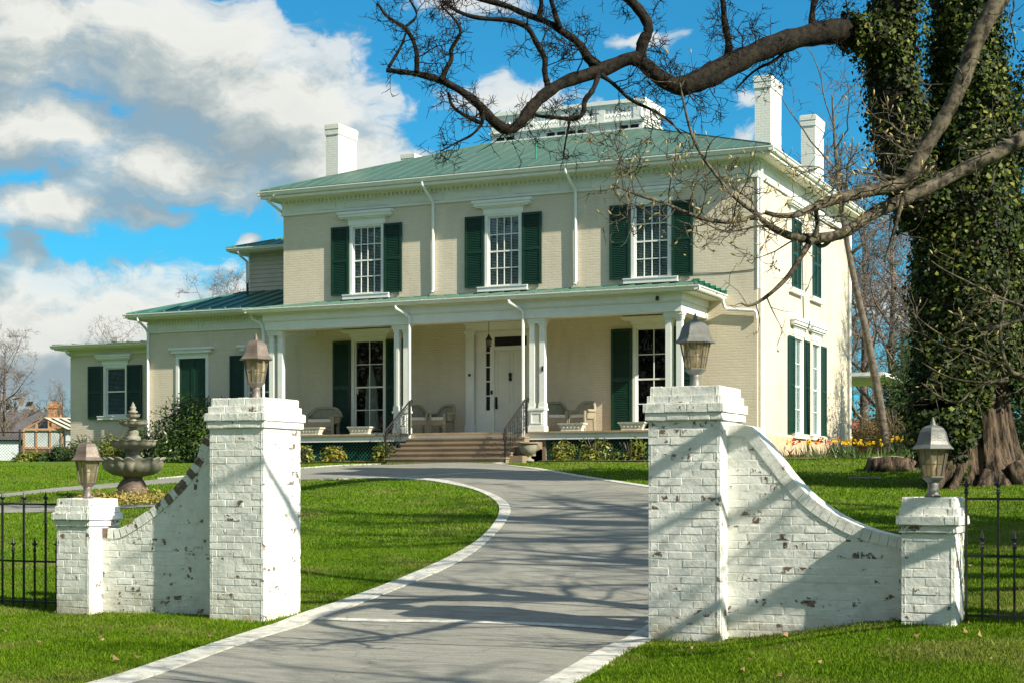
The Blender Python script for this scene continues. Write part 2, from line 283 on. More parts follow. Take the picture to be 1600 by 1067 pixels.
# ------------------------------------------------------------ mesh writer and object helpers
class MB:
    def __init__(s): s.v = []; s.f = []; s.a = []
    def face(s, pts, a=None):
        i = len(s.v); s.v += [tuple(p) for p in pts]; s.f.append(tuple(range(i, i+len(pts)))); s.a.append(a or 0.)
    def hexa(s, p, a=None):                                # 8 points: bottom ring, top ring
        i = len(s.v); s.v += [tuple(q) for q in p]
        for f in ((3, 2, 1, 0), (4, 5, 6, 7), (0, 1, 5, 4), (1, 2, 6, 5), (2, 3, 7, 6), (3, 0, 4, 7)):
            s.f.append(tuple(i+k for k in f)); s.a.append(a or 0.)
    def box(s, x0, x1, y0, y1, z0, z1, M=None):
        p = [(x0, y0, z0), (x1, y0, z0), (x1, y1, z0), (x0, y1, z0), (x0, y0, z1), (x1, y0, z1), (x1, y1, z1), (x0, y1, z1)]
        if M is not None: p = [M @ Vector(q) for q in p]
        s.hexa(p)
    def frame(s, x0, x1, z0, z1, w, y0, y1, bottom=True):   # rectangular border in the xz plane
        s.box(x0, x0+w, y0, y1, z0, z1); s.box(x1-w, x1, y0, y1, z0, z1)
        s.box(x0+w, x1-w, y0, y1, z1-w, z1)
        if bottom: s.box(x0+w, x1-w, y0, y1, z0, z0+w)
    def tube(s, pts, rad, n=6, cap=True, M=None):
        pts = [Vector(p) for p in pts]; N = len(pts)
        if N < 2: return
        if not isinstance(rad, (list, tuple)): rad = [rad]*N
        base = len(s.v); up = Vector((.13, .21, .97))
        for i, p in enumerate(pts):
            d = (pts[min(i+1, N-1)]-pts[max(i-1, 0)])
            if d.length < 1e-7: d = Vector((0, 0, 1))
            d.normalize(); a = d.cross(up)
            if a.length < .05: a = d.cross(Vector((1, 0, 0)))
            a.normalize(); b = d.cross(a)
            for k in range(n):
                q = p+(a*math.cos(2*math.pi*k/n)+b*math.sin(2*math.pi*k/n))*rad[i]
                s.v.append(tuple(M @ q) if M is not None else tuple(q))
        for i in range(N-1):
            for k in range(n):
                k2 = (k+1) % n; o = base+i*n
                s.f.append((o+k, o+k2, o+n+k2, o+n+k)); s.a.append(0.)
        if cap:
            s.f.append(tuple(base+k for k in range(n))[::-1]); s.f.append(tuple(base+(N-1)*n+k for k in range(n))); s.a += [0., 0.]
    def lathe(s, prof, n=24, c=(0, 0, 0), wave=None, rot=0.):
        base = len(s.v); N = len(prof)
        for r, z in prof:
            for k in range(n):
                a = 2*math.pi*k/n+rot; rr = r; zz = z
                if wave: rr, zz = wave(r, z, a)
                s.v.append((c[0]+rr*math.cos(a), c[1]+rr*math.sin(a), c[2]+zz))
        for i in range(N-1):
            for k in range(n):
                k2 = (k+1) % n; o = base+i*n
                s.f.append((o+k, o+k2, o+n+k2, o+n+k)); s.a.append(0.)
        if prof[0][0] > 1e-4: s.f.append(tuple(base+k for k in range(n))[::-1]); s.a.append(0.)
        if prof[-1][0] > 1e-4: s.f.append(tuple(base+(N-1)*n+k for k in range(n))); s.a.append(0.)
    def grid(s, rows):                                     # rows of points -> quads
        base = len(s.v); n = len(rows[0])
        for r in rows: s.v += [tuple(p) for p in r]
        for i in range(len(rows)-1):
            for k in range(n-1):
                o = base+i*n+k; s.f.append((o, o+1, o+n+1, o+n)); s.a.append(0.)
    def mesh(s, name, mat, smooth=False, org=(0, 0, 0), attr=None):
        me = bpy.data.meshes.new(name); o = Vector(org)
        me.from_pydata([(a-o[0], b-o[1], c-o[2]) for a, b, c in s.v], [], s.f)
        me.materials.append(mat)
        if attr: me.attributes.new(attr, 'FLOAT', 'FACE').data.foreach_set('value', s.a)
        if smooth: me.polygons.foreach_set('use_smooth', [True]*len(me.polygons))
        me.validate(); me.update(); return me
    def build(s, name, mat, parent=None, smooth=False, org=None, attr=None):
        if org is None: org = ORG.get(parent.name, (0, 0, 0)) if parent else (0, 0, 0)
        return link(name, s.mesh(name, mat, smooth, org, attr), parent, org)
ORG = {}
def link(name, me, parent=None, org=None):
    o = bpy.data.objects.new(name, me); COL.objects.link(o)
    if parent: o.parent = parent
    elif org is not None: o.location = org
    ORG[o.name] = org if org is not None else (0, 0, 0)
    return o
def tag(o, label=None, cat=None, group=None, kind=None):
    for k, v in (('label', label), ('category', cat), ('group', group), ('kind', kind)):
        if v: o[k] = v
    return o
def thing(name, loc, label, cat, group=None, rotz=0.):
    o = bpy.data.objects.new(name, None); COL.objects.link(o); o.location = loc; o.rotation_euler = (0, 0, rotz); o.empty_display_size = .2
    ORG[o.name] = tuple(loc); return tag(o, label, cat, group)
def dup(root, loc, rotz=None, label=None, scale=None):
    def cp(o, par):
        n = o.copy(); COL.objects.link(n)
        if par is not None: n.parent = par
        for ch in o.children: cp(ch, n)
        return n
    r = cp(root, None); r.location = loc
    if rotz is not None: r.rotation_euler = (0, 0, rotz)
    if scale: r.scale = scale if isinstance(scale, tuple) else (scale,)*3
    if label: r['label'] = label
    return r
def fast_mesh(name, V, F, mat):                            # numpy triangles or quads
    me = bpy.data.meshes.new(name); nf, k = F.shape
    me.vertices.add(len(V)); me.vertices.foreach_set('co', V.astype(np.float32).ravel())
    me.loops.add(nf*k); me.loops.foreach_set('vertex_index', F.astype(np.int32).ravel())
    me.polygons.add(nf); me.polygons.foreach_set('loop_start', np.arange(0, nf*k, k, dtype=np.int32))
    me.materials.append(mat); me.update(); me.validate(); return me
def leaf_mesh(name, C, N, size, mat, rng, aspect=.6, droop=.0):
    """a pointed four-corner leaf at every centre C, facing N (with scatter)"""
    n = len(C); N = N+rng.normal(0, .45, (n, 3)); N /= np.linalg.norm(N, axis=1)[:, None]+1e-9
    A = np.cross(N, rng.normal(0, 1, (n, 3))); A /= np.linalg.norm(A, axis=1)[:, None]+1e-9
    B = np.cross(N, A); s = (size*rng.uniform(.6, 1.3, n))[:, None]
    V = np.empty((n, 4, 3)); V[:, 0] = C-A*s*.5; V[:, 1] = C+B*s*.5*aspect-N*s*droop; V[:, 2] = C+A*s*.5; V[:, 3] = C-B*s*.5*aspect-N*s*droop
    return fast_mesh(name, V.reshape(-1, 3), np.arange(n*4).reshape(n, 4), mat)
def stickers(x, y): return float(ter(x, y))

# ================================================================= SETTING: ground, drive, kerbs
def build_ground():
    xs = np.unique(np.concatenate([np.linspace(-600, -60, 16), np.linspace(-60, -24, 30), np.linspace(-24, 4, 100), np.linspace(4, 60, 30), np.linspace(60, 600, 14)]))
    ys = np.unique(np.concatenate([np.linspace(-60, 4, 14), np.linspace(4, 44, 130), np.linspace(44, 120, 36), np.linspace(120, 1400, 24)]))
    X, Y = np.meshgrid(xs, ys); Z = ter(X, Y); V = np.stack([X, Y, Z], -1).reshape(-1, 3); nx = len(xs)
    i = (np.arange(len(ys)-1)[:, None]*nx+np.arange(nx-1)[None]).ravel()
    me = fast_mesh('lawn', V, np.stack([i, i+1, i+nx+1, i+nx], 1), GROUND); me.polygons.foreach_set('use_smooth', [True]*len(me.polygons))
    tag(link('lawn', me), kind='structure')
build_ground()
def resample(P, n):
    P = np.array(P, float)
    for _ in range(2):                                     # chaikin smoothing
        Q = [P[0]]
        for a, b in zip(P[:-1], P[1:]): Q += [a*.75+b*.25, a*.25+b*.75]
        P = np.array(Q+[P[-1]])
    d = np.r_[0, np.cumsum(np.linalg.norm(np.diff(P, axis=0), axis=1))]; t = np.linspace(0, d[-1], n)
    return np.stack([np.interp(t, d, P[:, 0]), np.interp(t, d, P[:, 1])], 1)
STRIPS = []
def strip(name, L, Rr, n, m, off, mat, edge=0.):
    L = resample(L, n) if len(L) != n else np.array(L); Rr = resample(Rr, n) if len(Rr) != n else np.array(Rr)
    rows = []
    for k in range(m+1):
        w = k/m; P = L*(1-w)+Rr*w; rows.append([(x, y, float(ter(x, y))+off) for x, y in P])
    mb = MB()
    mb.grid(rows)
    if edge:                                               # a turned-down edge on both sides
        for r in (rows[0], rows[-1]): mb.grid([r, [(x, y, z-edge) for x, y, z in r]])
    o = mb.build(name, mat, smooth=True); tag(o, kind='structure'); STRIPS.append(np.r_[L, Rr[::-1]]); return o
L_grass = [(-6.9, 3), (-7.3, 6.5), (-7.82, 9.56), (-8.15, 10.53), (-8.66, 12.19), (-9.19, 13.84), (-9.42, 15.0), (-9.52, 16.19), (-9.70, 17.8), (-10.09, 20.1), (-10.72, 22.24), (-11.9, 25.26), (-13.04, 27.57), (-14.72, 30.04), (-16.26, 31.61), (-17.6, 32.9), (-19.0, 33.25), (-20.2, 32.6), (-23.9, 32.3), (-25.2, 30.4), (-25.9, 27.9), (-25.6, 26.6), (-24.0, 25.9), (-22.6, 26.3), (-20.4, 26.45)]
L_drive = [(-6.6, 3), (-7.0, 6.5), (-7.55, 9.64), (-7.83, 10.49), (-8.2, 11.6), (-8.58, 12.8), (-8.99, 14.4), (-9.15, 15.66), (-9.31, 17.17), (-9.55, 18.9), (-10.1, 20.9), (-11.3, 24.3), (-12.34, 26.7), (-13.6, 28.75), (-15.08, 30.64), (-16.4, 32.2), (-17.6, 33.2), (-19.0, 33.6), (-20.4, 33.0)]
R_drive = [(-4.0, 3), (-4.2, 7), (-4.73, 10.92), (-5.22, 13.2), (-5.45, 15.3), (-5.5, 18), (-5.9, 21.5), (-7.4, 26), (-9.6, 29.2), (-11.06, 30.6), (-13.46, 33.05), (-15.94, 36.02), (-17.6, 37.75), (-18.25, 38.4), (-18.5, 38.75)]
R_grass = [(-3.7, 3), (-3.95, 7), (-4.50, 11.01), (-4.93, 13.0), (-5.12, 14.6), (-5.12, 18), (-5.5, 21.4), (-7.05, 26), (-9.4, 29.5), (-11.15, 31.0), (-13.65, 33.5), (-16.2, 36.6), (-17.75, 38.0), (-18.2, 38.55), (-18.3, 38.95)]
n_ = 150
Ld = resample(L_drive, n_); Rd = resample(R_drive, n_)
strip('driveway', Ld, Rd, n_, 16, .010, DRIVE)
strip('forecourt', [(-16.5, 32.1), (-17.6, 33.0), (-19.0, 33.4), (-20.6, 32.7), (-22.4, 32.3), (-23.9, 31.9), (-25.0, 30.4), (-25.85, 27.9), (-26.0, 26.6), (-27, 24.5), (-29, 22)],
      [(-18.2, 38.4), (-19.2, 38.95), (-20.6, 38.97), (-21.7, 38.5), (-22.9, 37.4), (-24.2, 35.2), (-25.4, 33.2), (-26.6, 29.5), (-27.0, 27.4), (-28.4, 25), (-30.2, 22.7)], 60, 8, .006, DRIVE)
strip('path', [(-31, 21.4), (-27, 23.4), (-24.3, 24.3), (-22.65, 24.45), (-21.6, 25.2), (-19.9, 25.9), (-18.6, 27.6)], [(-31.5, 22.6), (-27.4, 24.8), (-25.0, 25.6), (-23.6, 26.3), (-21.9, 26.0), (-20.4, 26.5), (-19.1, 28.0)], 40, 3, .014, DRIVE)
strip('path_kerb', [(-31.5, 22.6), (-27.4, 24.8), (-25.0, 25.6), (-23.6, 26.3), (-21.9, 26.0)], [(-31.6, 22.9), (-27.5, 25.1), (-25.0, 25.95), (-23.5, 26.65), (-21.8, 26.3)], 30, 1, .022, KERB)
n2_ = 160
strip('kerb', [p for p in L_grass[:18]], [p for p in L_drive[:18]], n2_, 2, .022, KERB, .05)
strip('kerb', R_drive, R_grass, n2_, 2, .022, KERB, .05)
strip('kerb', [(-18.45, 38.75), (-18.2, 38.4), (-18.2, 38.4)], [(-18.35, 39.0), (-18.0, 38.6), (-17.95, 38.5)], 8, 1, .026, KERB, .05)
strip('kerb', [(-21.9, 38.6), (-22.95, 37.45), (-24.25, 35.2), (-25.45, 33.2)], [(-22.0, 38.85), (-23.15, 37.6), (-24.45, 35.3), (-25.6, 33.3)], 24, 1, .022, KERB, .04)
for (a, b, w) in (((-9.05, 14.42), (-5.33, 14.58), .17), ((-12.25, 26.5), (-8.4, 27.25), .16), ((-18.26, 33.5), (-15.7, 35.8), .16)):
    a = np.array(a); b = np.array(b); d = (b-a)/np.linalg.norm(b-a); nn = np.array((-d[1], d[0]))*w
    strip('cross_band', np.linspace(a, b, 24), np.linspace(a+nn, b+nn, 24), 24, 1, .016, KERB)

# ================================================================= GATE: piers, swept walls, end posts
class Bricks:
    def __init__(s, seed, peel=0.): s.mb = MB(); s.r = random.Random(seed); s.peel = peel
    def brick(s, o, u, n, w, h, L, p, low=None):
        """brick face on plane through o; u along, n outward; L long, h tall, p proud; low(x) may cut the top"""
        r = s.r; up = Vector((0, 0, 1)); j = lambda: r.uniform(-.0025, .0025); e = .006
        def P(a, z, d): return o+u*a+up*z+n*d
        t0 = h; t1 = h
        if low:
            t0 = min(h, low(0)); t1 = min(h, low(L))
            if min(t0, t1) < h-1e-4 and L > .08:           # cut brick: narrow pieces follow the sweep
                for k in range(4): s.brick(o+u*(L*k/4), u, n, w, h, L/4, p, lambda a, k=k: low(L*k/4+a))
                return
        if max(t0, t1) < .012: return
        t0 = max(t0, .006); t1 = max(t1, .006)
        back = [P(0, 0, -.03), P(L, 0, -.03), P(L, t1, -.03), P(0, t0, -.03)]
        fr = [P(e+j(), min(e, t0*.3)+j(), p+j()), P(L-e+j(), min(e, t1*.3)+j(), p+j()), P(L-e+j(), t1-min(e, t1*.3)+j(), p+j()), P(e+j(), t0-min(e, t0*.3)+j(), p+j())]
        a = min(1, max(0, r.random()+s.peel)) if r.random() > .10 else min(1., .9+r.random()*.5+s.peel)
        s.mb.hexa(back+fr, a)
    def face(s, o, u, n, length, z0, z1, course, low=None, half=0):
        o = Vector(o); u = Vector(u); n = Vector(n); r = s.r; nc = max(1, round((z1-z0)/course)); ch = (z1-z0)/nc
        for i in range(nc):
            x = 0.; first = True; off = (i+half) % 2
            while x < length-.02:
                L = r.uniform(.20, .235)
                if first and off: L *= .5
                first = False
                if length-x-L < .07: L = length-x
                z = z0+i*ch
                f = (lambda a, x=x, z=z: low(x+a)-z) if low else None
                s.brick(o+u*(x+.0012)+Vector((0, 0, z+.0012)), u, n, .1, ch-.0032, L-.0032, r.uniform(.0004, .0042), f)
                x += L
    def shaft(s, x0, x1, y0, y1, z0, z1, course=.077):
        s.mb.box(x0, x1, y0, y1, z0, z1-.004)
        s.face((x0-.006, y0, 0), (1, 0, 0), (0, -1, 0), x1-x0+.012, z0, z1, course)
        s.face((x1, y0-.006, 0), (0, 1, 0), (1, 0, 0), y1-y0+.012, z0, z1, course, half=1)
        s.face((x0, y1+.006, 0), (0, -1, 0), (-1, 0, 0), y1-y0+.012, z0, z1, course, half=1)
        s.face((x1+.006, y1, 0), (-1, 0, 0), (0, 1, 0), x1-x0+.012, z0, z1, course)
        for k in range(int((x1-x0)/.11)):                  # uneven mortar bed on top
            a = x0+(x1-x0)*k/int((x1-x0)/.11); s.mb.box(a, a+.105, y0+.01, y1-.01, z1-.02, z1+s.r.uniform(-.002, .006))
    def pier(s, x0, x1, y0, y1, zb, zt, levels):
        z = zt
        tops = []
        for h, inset in levels: tops.append((z-h, z, inset)); z -= h
        s.shaft(x0, x1, y0, y1, zb, z)
        for a, b, i in tops: s.shaft(x0-i, x1+i, y0-i, y1+i, a, b, .085)
def gate_side(name, label, big, small, ystart, curve, peel, seed):
    bx0, bx1 = big; sx0, sx1, sy0, sy1, sb, st = small
    t = thing(name, ((bx0+bx1)/2, ystart+.36, 0), label, 'gate wall', 'brick gate walls flanking the driveway')
    b = Bricks(seed, peel); b.pier(bx0, bx1, ystart, ystart+.72, -.15, 2.405, [(.085, -.012), (.075, .012), (.085, .042), (.075, .026)])
    b.mb.build('pier', GATEB, t, attr='peel')
    b = Bricks(seed+1, peel); b.pier(sx0, sx1, sy0, sy1, sb, st, [(.085, .0), (.075, .016), (.08, .042), (.07, .02)])
    b.mb.build('end_post', GATEB, t, attr='peel')
    b = Bricks(seed+2, peel*1.5+.05); w0, w1 = curve[0][0], curve[-1][0]; y0 = ystart+.235; y1 = y0+.27
    C = resample(curve, 80); low = lambda X: float(np.interp(X, C[:, 0], C[:, 1]))
    mb = b.mb; cop = .105
    for k in range(79):                                    # core under the sweep
        (xa, za), (xb, zb_) = C[k], C[k+1]
        mb.hexa([(xa, y0, -.15), (xb, y0, -.15), (xb, y1, -.15), (xa, y1, -.15), (xa, y0, za-cop+.02), (xb, y0, zb_-cop+.02), (xb, y1, zb_-cop+.02), (xa, y1, za-cop+.02)])
    b.face((w0, y0, 0), (1, 0, 0), (0, -1, 0), w1-w0, -.12, 2.1, .077, low=lambda x: low(w0+x)-cop)
    b.face((w1, y1, 0), (-1, 0, 0), (0, 1, 0), w1-w0, -.12, 2.1, .077, low=lambda x: low(w1-x)-cop)
    d = np.r_[0, np.cumsum(np.linalg.norm(np.diff(C, axis=0), axis=1))]; nb = int(d[-1]/.078); r = b.r
    for k in range(nb):                                    # bricks on edge follow the sweep
        ge = .003 if peel > .05 else .0008
        q0 = np.array([np.interp(d[-1]*k/nb+ge, d, C[:, i]) for i in (0, 1)]); q1 = np.array([np.interp(d[-1]*(k+1)/nb-ge, d, C[:, i]) for i in (0, 1)])
        tn = (q1-q0)/np.linalg.norm(q1-q0); nn = np.array((-tn[1], tn[0])); e = r.uniform(-1, 1)*(.005 if peel > .05 else .0015); yy = .012+r.uniform(-.003, .003)*(1 if peel > .05 else .4)
        lo0 = q0-nn*cop*1.02; lo1 = q1-nn*cop*1.02
        P = lambda q, y: (q[0], y, q[1])
        mb.hexa([P(lo0, y0-yy), P(lo1, y0-yy), P(lo1, y1+yy), P(lo0, y1+yy), P(q0+nn*e, y0-yy), P(q1+nn*e, y0-yy), P(q1+nn*e, y1+yy), P(q0+nn*e, y1+yy)], (r.uniform(.7, 1.75) if peel > .05 else r.random()*.8))
    mb.build('swept_wall', GATEB, t, attr='peel'); return t
gate_side('gate_wall', 'white painted brick gate wall sweeping up to the pier on the fountain side of the drive', (-10.132, -9.44), (-12.24, -11.78, 14.12, 14.62, -.15, 1.315), 14.12,
          [(-11.78, .985), (-11.6, .955), (-11.43, 1.02), (-11.16, 1.165), (-10.89, 1.345), (-10.63, 1.57), (-10.47, 1.77), (-10.40, 1.95), (-10.36, 2.03), (-10.13, 2.03)], .085, 11)
gate_side('gate_wall', 'white painted brick gate wall sweeping down from the pier towards the ivy covered tree', (-5.105, -4.40), (-2.725, -2.265, 14.15, 14.65, -.05, 1.365), 14.15,
          [(-4.405, 2.045), (-4.17, 2.04), (-4.13, 1.98), (-4.0, 1.83), (-3.7, 1.44), (-3.4, 1.215), (-3.1, 1.08), (-2.9, 1.03), (-2.72, 1.0)], -.012, 21)

# ------------------------------------------------------------ lanterns on the gate
def lantern(loc, rot, metal, label):
    t = thing('gate_lantern', loc, label, 'lantern', 'lanterns on the gate posts'); t.rotation_euler = (0, 0, rot)
    def mk(prof, name, n=6, mat=metal, sm=False):
        mb = MB(); mb.lathe(prof, n); return link(name, mb.mesh(name, mat, sm), t)
    stem = mk([(.068, -.012), (.066, .012), (.052, .03), (.046, .10), (.050, .125), (.040, .135)], 'stem', 16, metal, True)
    mb = MB(); mb.lathe([(.066, .004), (.072, .012), (.066, .022)], 24, wave=lambda r, z, a: (r*(1+.05*math.cos(a*12)), z)); link('foot_ring', mb.mesh('foot_ring', COPPER), stem)
    mk([(.045, .118), (.062, .135), (.105, .172), (.108, .182), (.10, .188)], 'cup')
    mk([(.092, .186), (.140, .432)], 'glass', 6, LGLASS)
    mb = MB()
    for k in range(6):
        a = 2*math.pi*k/6; ca, sa = math.cos(a), math.sin(a)
        mb.tube([(.094*ca, .094*sa, .182), (.144*ca, .144*sa, .436)], .0075, 5)
        a2 = 2*math.pi*(k+1)/6; f = .115
        mb.tube([(f*ca, f*sa, .297), (f*math.cos(a2), f*math.sin(a2), .297)], .0045, 4)
        am = a+math.pi/6; c6 = math.cos(math.pi/6); mb.tube([(.095*c6*math.cos(am), .095*c6*math.sin(am), .186), (.143*c6*math.cos(am), .143*c6*math.sin(am), .434)], .0045, 4)
    link('frame', mb.mesh('frame', COPPER), t)
    rf = mk([(.196, .428), (.199, .434), (.19, .444), (.165, .47), (.150, .50), (.140, .54), (.125, .585), (.10, .62), (.065, .638), (.030, .645)], 'lamp_roof')
    mb = MB(); mb.lathe([(.034, .640), (.036, .648), (.02, .656), (.024, .668), (.016, .682), (.004, .716), (0.0005, .72)], 12); link('finial', mb.mesh('finial', metal, True), rf)
    mb = MB(); mb.lathe([(.014, .19), (.014, .25), (.034, .29), (.03, .33), (.012, .35)], 12); link('bulb', mb.mesh('bulb', simple('bulb_glass', (.75, .7, .6), .2), True), t)
lantern((-12.01, 14.37, 1.318), R(4), COPPER, 'rusty brown lantern on the short post at the iron fence beside the fountain')
lantern((-9.78, 14.48, 2.408), R(10), COPPER, 'coppery lantern on the tall pier on the fountain side of the drive')
lantern((-4.76, 14.51, 2.408), R(25), COPPER2, 'grey bell topped lantern on the tall pier nearest the ivy tree')
lantern((-2.495, 14.40, 1.368), R(33), COPPER2, 'silvery grey lantern on the short post in front of the ivy covered trunk')

# ------------------------------------------------------------ iron fences
def fence(label, x0, x1, sp, zb, rails, tall, short, y, first_tall=True):
    t = thing('iron_fence', ((x0+x1)/2, y, zb), label, 'fence', 'iron fences either side of the gate'); o = ORG[t.name]
    for z in rails:
        mb = MB(); mb.box(x0, x1, y-.012, y+.012, z-.011, z+.011); mb.build('rail', IRON, t)
    cache = {}
    def picket(h):
        if h in cache: return cache[h]
        mb = MB(); mb.box(-.010, .010, -.010, .010, 0, h-.12)
        mb.lathe([(.010, h-.17), (.020, h-.165), (.022, h-.15), (.013, h-.14), (.017, h-.125), (.011, h-.115)], 8)
        for s in (-1, 1): mb.tube([(0, 0, h-.115), (s*.020, 0, h-.085), (s*.036, 0, h-.075), (s*.036, 0, h-.092)], [.007, .010, .007, .004], 5)
        mb.lathe([(.006, h-.115), (.017, h-.075), (.011, h-.045), (.0008, h)], 6)
        cache[h] = mb.mesh('picket', IRON); return cache[h]
    x = x0; k = 0
    while x < x1+.01:
        h = tall if (k % 2 == 0) == first_tall else short
        p = link('picket', picket(round(h-zb+.06, 3)), t); p.location = (x-o[0], y-o[1], -.06); x += sp; k += 1
    return t
fence('black iron fence with spear finials running off beside the fountain', -12.325-.163*36, -12.325, .163, .03, [.10, .575, 1.245], 1.40, .86, 14.4, True)
fence('black iron fence with fleur finials standing in front of the big bark trunk', -2.205, -2.205+.137*44, .137, .20, [.32, .85, 1.355], 1.565, 1.085, 14.4, True)

# ================================================================= HOUSE
HX, HL, HY, HB = -12.24, -27.875, 42.83, 54.2             # right, left, front and back wall planes
PF = 2.92                                                 # porch floor
house = thing('house', (-20.05, 48.5, 2.1), 'large beige painted brick house with white porch, green metal roof and dark green shutters', 'house')
def wall_panel(mb, axis, c, a0, a1, z0, z1, holes, inward, depth=.16):
    """flat wall in the plane axis=c with rectangular openings and their reveals"""
    A = sorted({a0, a1, *[h[0] for h in holes], *[h[1] for h in holes]}); Z = sorted({z0, z1, *[h[2] for h in holes], *[h[3] for h in holes]})
    P = (lambda a, d, z: (a, c+d, z)) if axis == 'y' else (lambda a, d, z: (c+d, a, z))
    for x, X in zip(A, A[1:]):
        for z, Zz in zip(Z, Z[1:]):
            if not any(h[0] <= (x+X)/2 <= h[1] and h[2] <= (z+Zz)/2 <= h[3] for h in holes): mb.face([P(x, 0, z), P(X, 0, z), P(X, 0, Zz), P(x, 0, Zz)])
    for h in holes:
        d = inward*depth; q = [(h[0], h[2]), (h[1], h[2]), (h[1], h[3]), (h[0], h[3])]
        for (p, s), (p2, s2) in zip(q, q[1:]+q[:1]): mb.face([P(p, 0, s), P(p2, 0, s2), P(p2, d, s2), P(p, d, s)])
UPW = (1.06, 2.13); LOW = (1.08, 2.96); SDW = (1.0, 2.96)
upx = [-24.79, -20.07, -15.37]; lox = [-24.72, -15.31]
upz, loz = 7.36, 2.98
fh = [(x-UPW[0]/2, x+UPW[0]/2, upz, upz+UPW[1]) for x in upx]+[(x-LOW[0]/2, x+LOW[0]/2, loz, loz+LOW[1]) for x in lox]+[(-21.04, -18.98, PF+.02, 6.02)]
sy_lo = [HY+4.47, HY+6.66]; sy_up = [HY+4.1, HY+6.62]
sh = [(y-.5, y+.5, loz-.02, loz+2.9) for y in sy_lo]+[(y-.5, y+.5, upz-.05, upz+2.1) for y in sy_up]
mb = MB(); wall_panel(mb, 'y', HY, HL, HX, 1.6, 10.5, fh, 1); wall_panel(mb, 'x', HX, HY, HB, 1.6, 10.5, sh, -1)
wall_panel(mb, 'x', HL, HY, HB, 1.6, 10.5, [], 1); wall_panel(mb, 'y', HB, HL, HX, 1.6, 10.5, [], -1)
mb.build('wall', BEIGE, house)
mb = MB(); mb.box(HX-.3, HX+.045, HY-.01, HB-.2, 1.6, 2.84); mb.build('foundation', TERRA, house)
# frieze, dentils, soffit, gutter
mb = MB()
def band(mb, z0, z1, p, x0=HL, x1=HX, y0=HY, y1=HB, inner=.05):
    mb.box(x0-p, x1+p, y0-p, y0+inner, z0, z1); mb.box(x1-inner, x1+p, y0+inner, y1+p, z0, z1)
    mb.box(x0-p, x0+inner, y0+inner, y1+p, z0, z1)
band(mb, 10.04, 10.50, .035)
band(mb, 10.005, 10.065, .055); band(mb, 10.345, 10.372, .06); band(mb, 10.455, 10.52, .10)
for x0, x1, z0, z1 in [(HL+.35+k*(HX-HL-.3)/8, HL+.05+(k+1)*(HX-HL-.3)/8, 10.10, 10.31) for k in range(8)]:
    mb.frame(x0, x1, z0, z1, .03, HY-.06, HY-.03)
n = 104
for k in range(n):
    x = HL+.02+(HX-HL-.04)*(k+.25)/n; mb.box(x, x+.075, HY-.085, HY-.03, 10.372, 10.455)
for k in range(74):
    y = HY+.05+(HB-HY-.1)*(k+.25)/74; mb.box(HX+.03, HX+.085, y, y+.075, 10.372, 10.455)
mb.build('frieze', TRIM, house)
OV = .50
mb = MB(); mb.box(HL-OV, HX+OV, HY-OV, HB+OV, 10.52, 10.56)
mb.box(HL-OV-.02, HX+OV+.02, HY-OV-.02, HY-OV+.04, 10.50, 10.58)
mb.build('soffit', SOFFIT, house)
def gutter(mb, a, b, z, out, w=.13, h=.125):
    """k-shaped eaves gutter from a to b; out = outward unit vector in plan"""
    a = Vector((*a, 0)); b = Vector((*b, 0)); o = Vector((*out, 0)); prof = [(0, 0), (.06, 0), (.085, .03), (.095, .07), (w, h-.025), (w, h), (w-.015, h), (w-.02, h-.02), (0, h-.03)]
    rows = [[p+o*d+Vector((0, 0, z+e)) for d, e in prof] for p in (a, b)]
    mb.grid(rows)
    for p in (a, b): mb.face([p+o*d+Vector((0, 0, z+e)) for d, e in prof])
mb = MB(); gutter(mb, (HL-OV-.12, HY-OV), (HX+OV+.12, HY-OV), 10.60, (0, -1)); gutter(mb, (HX+OV, HY-OV-.12), (HX+OV, HB+OV+.1), 10.60, (1, 0)); gutter(mb, (HL-OV, HY-OV-.12), (HL-OV, HB+OV), 10.60, (-1, 0))
mb.box(HL-OV, HX+OV, HY-OV+.0, HY-OV+.05, 10.56, 10.73); mb.box(HX+OV-.05, HX+OV, HY-OV, HB+OV, 10.56, 10.73); mb.build('gutter', TRIM, house)
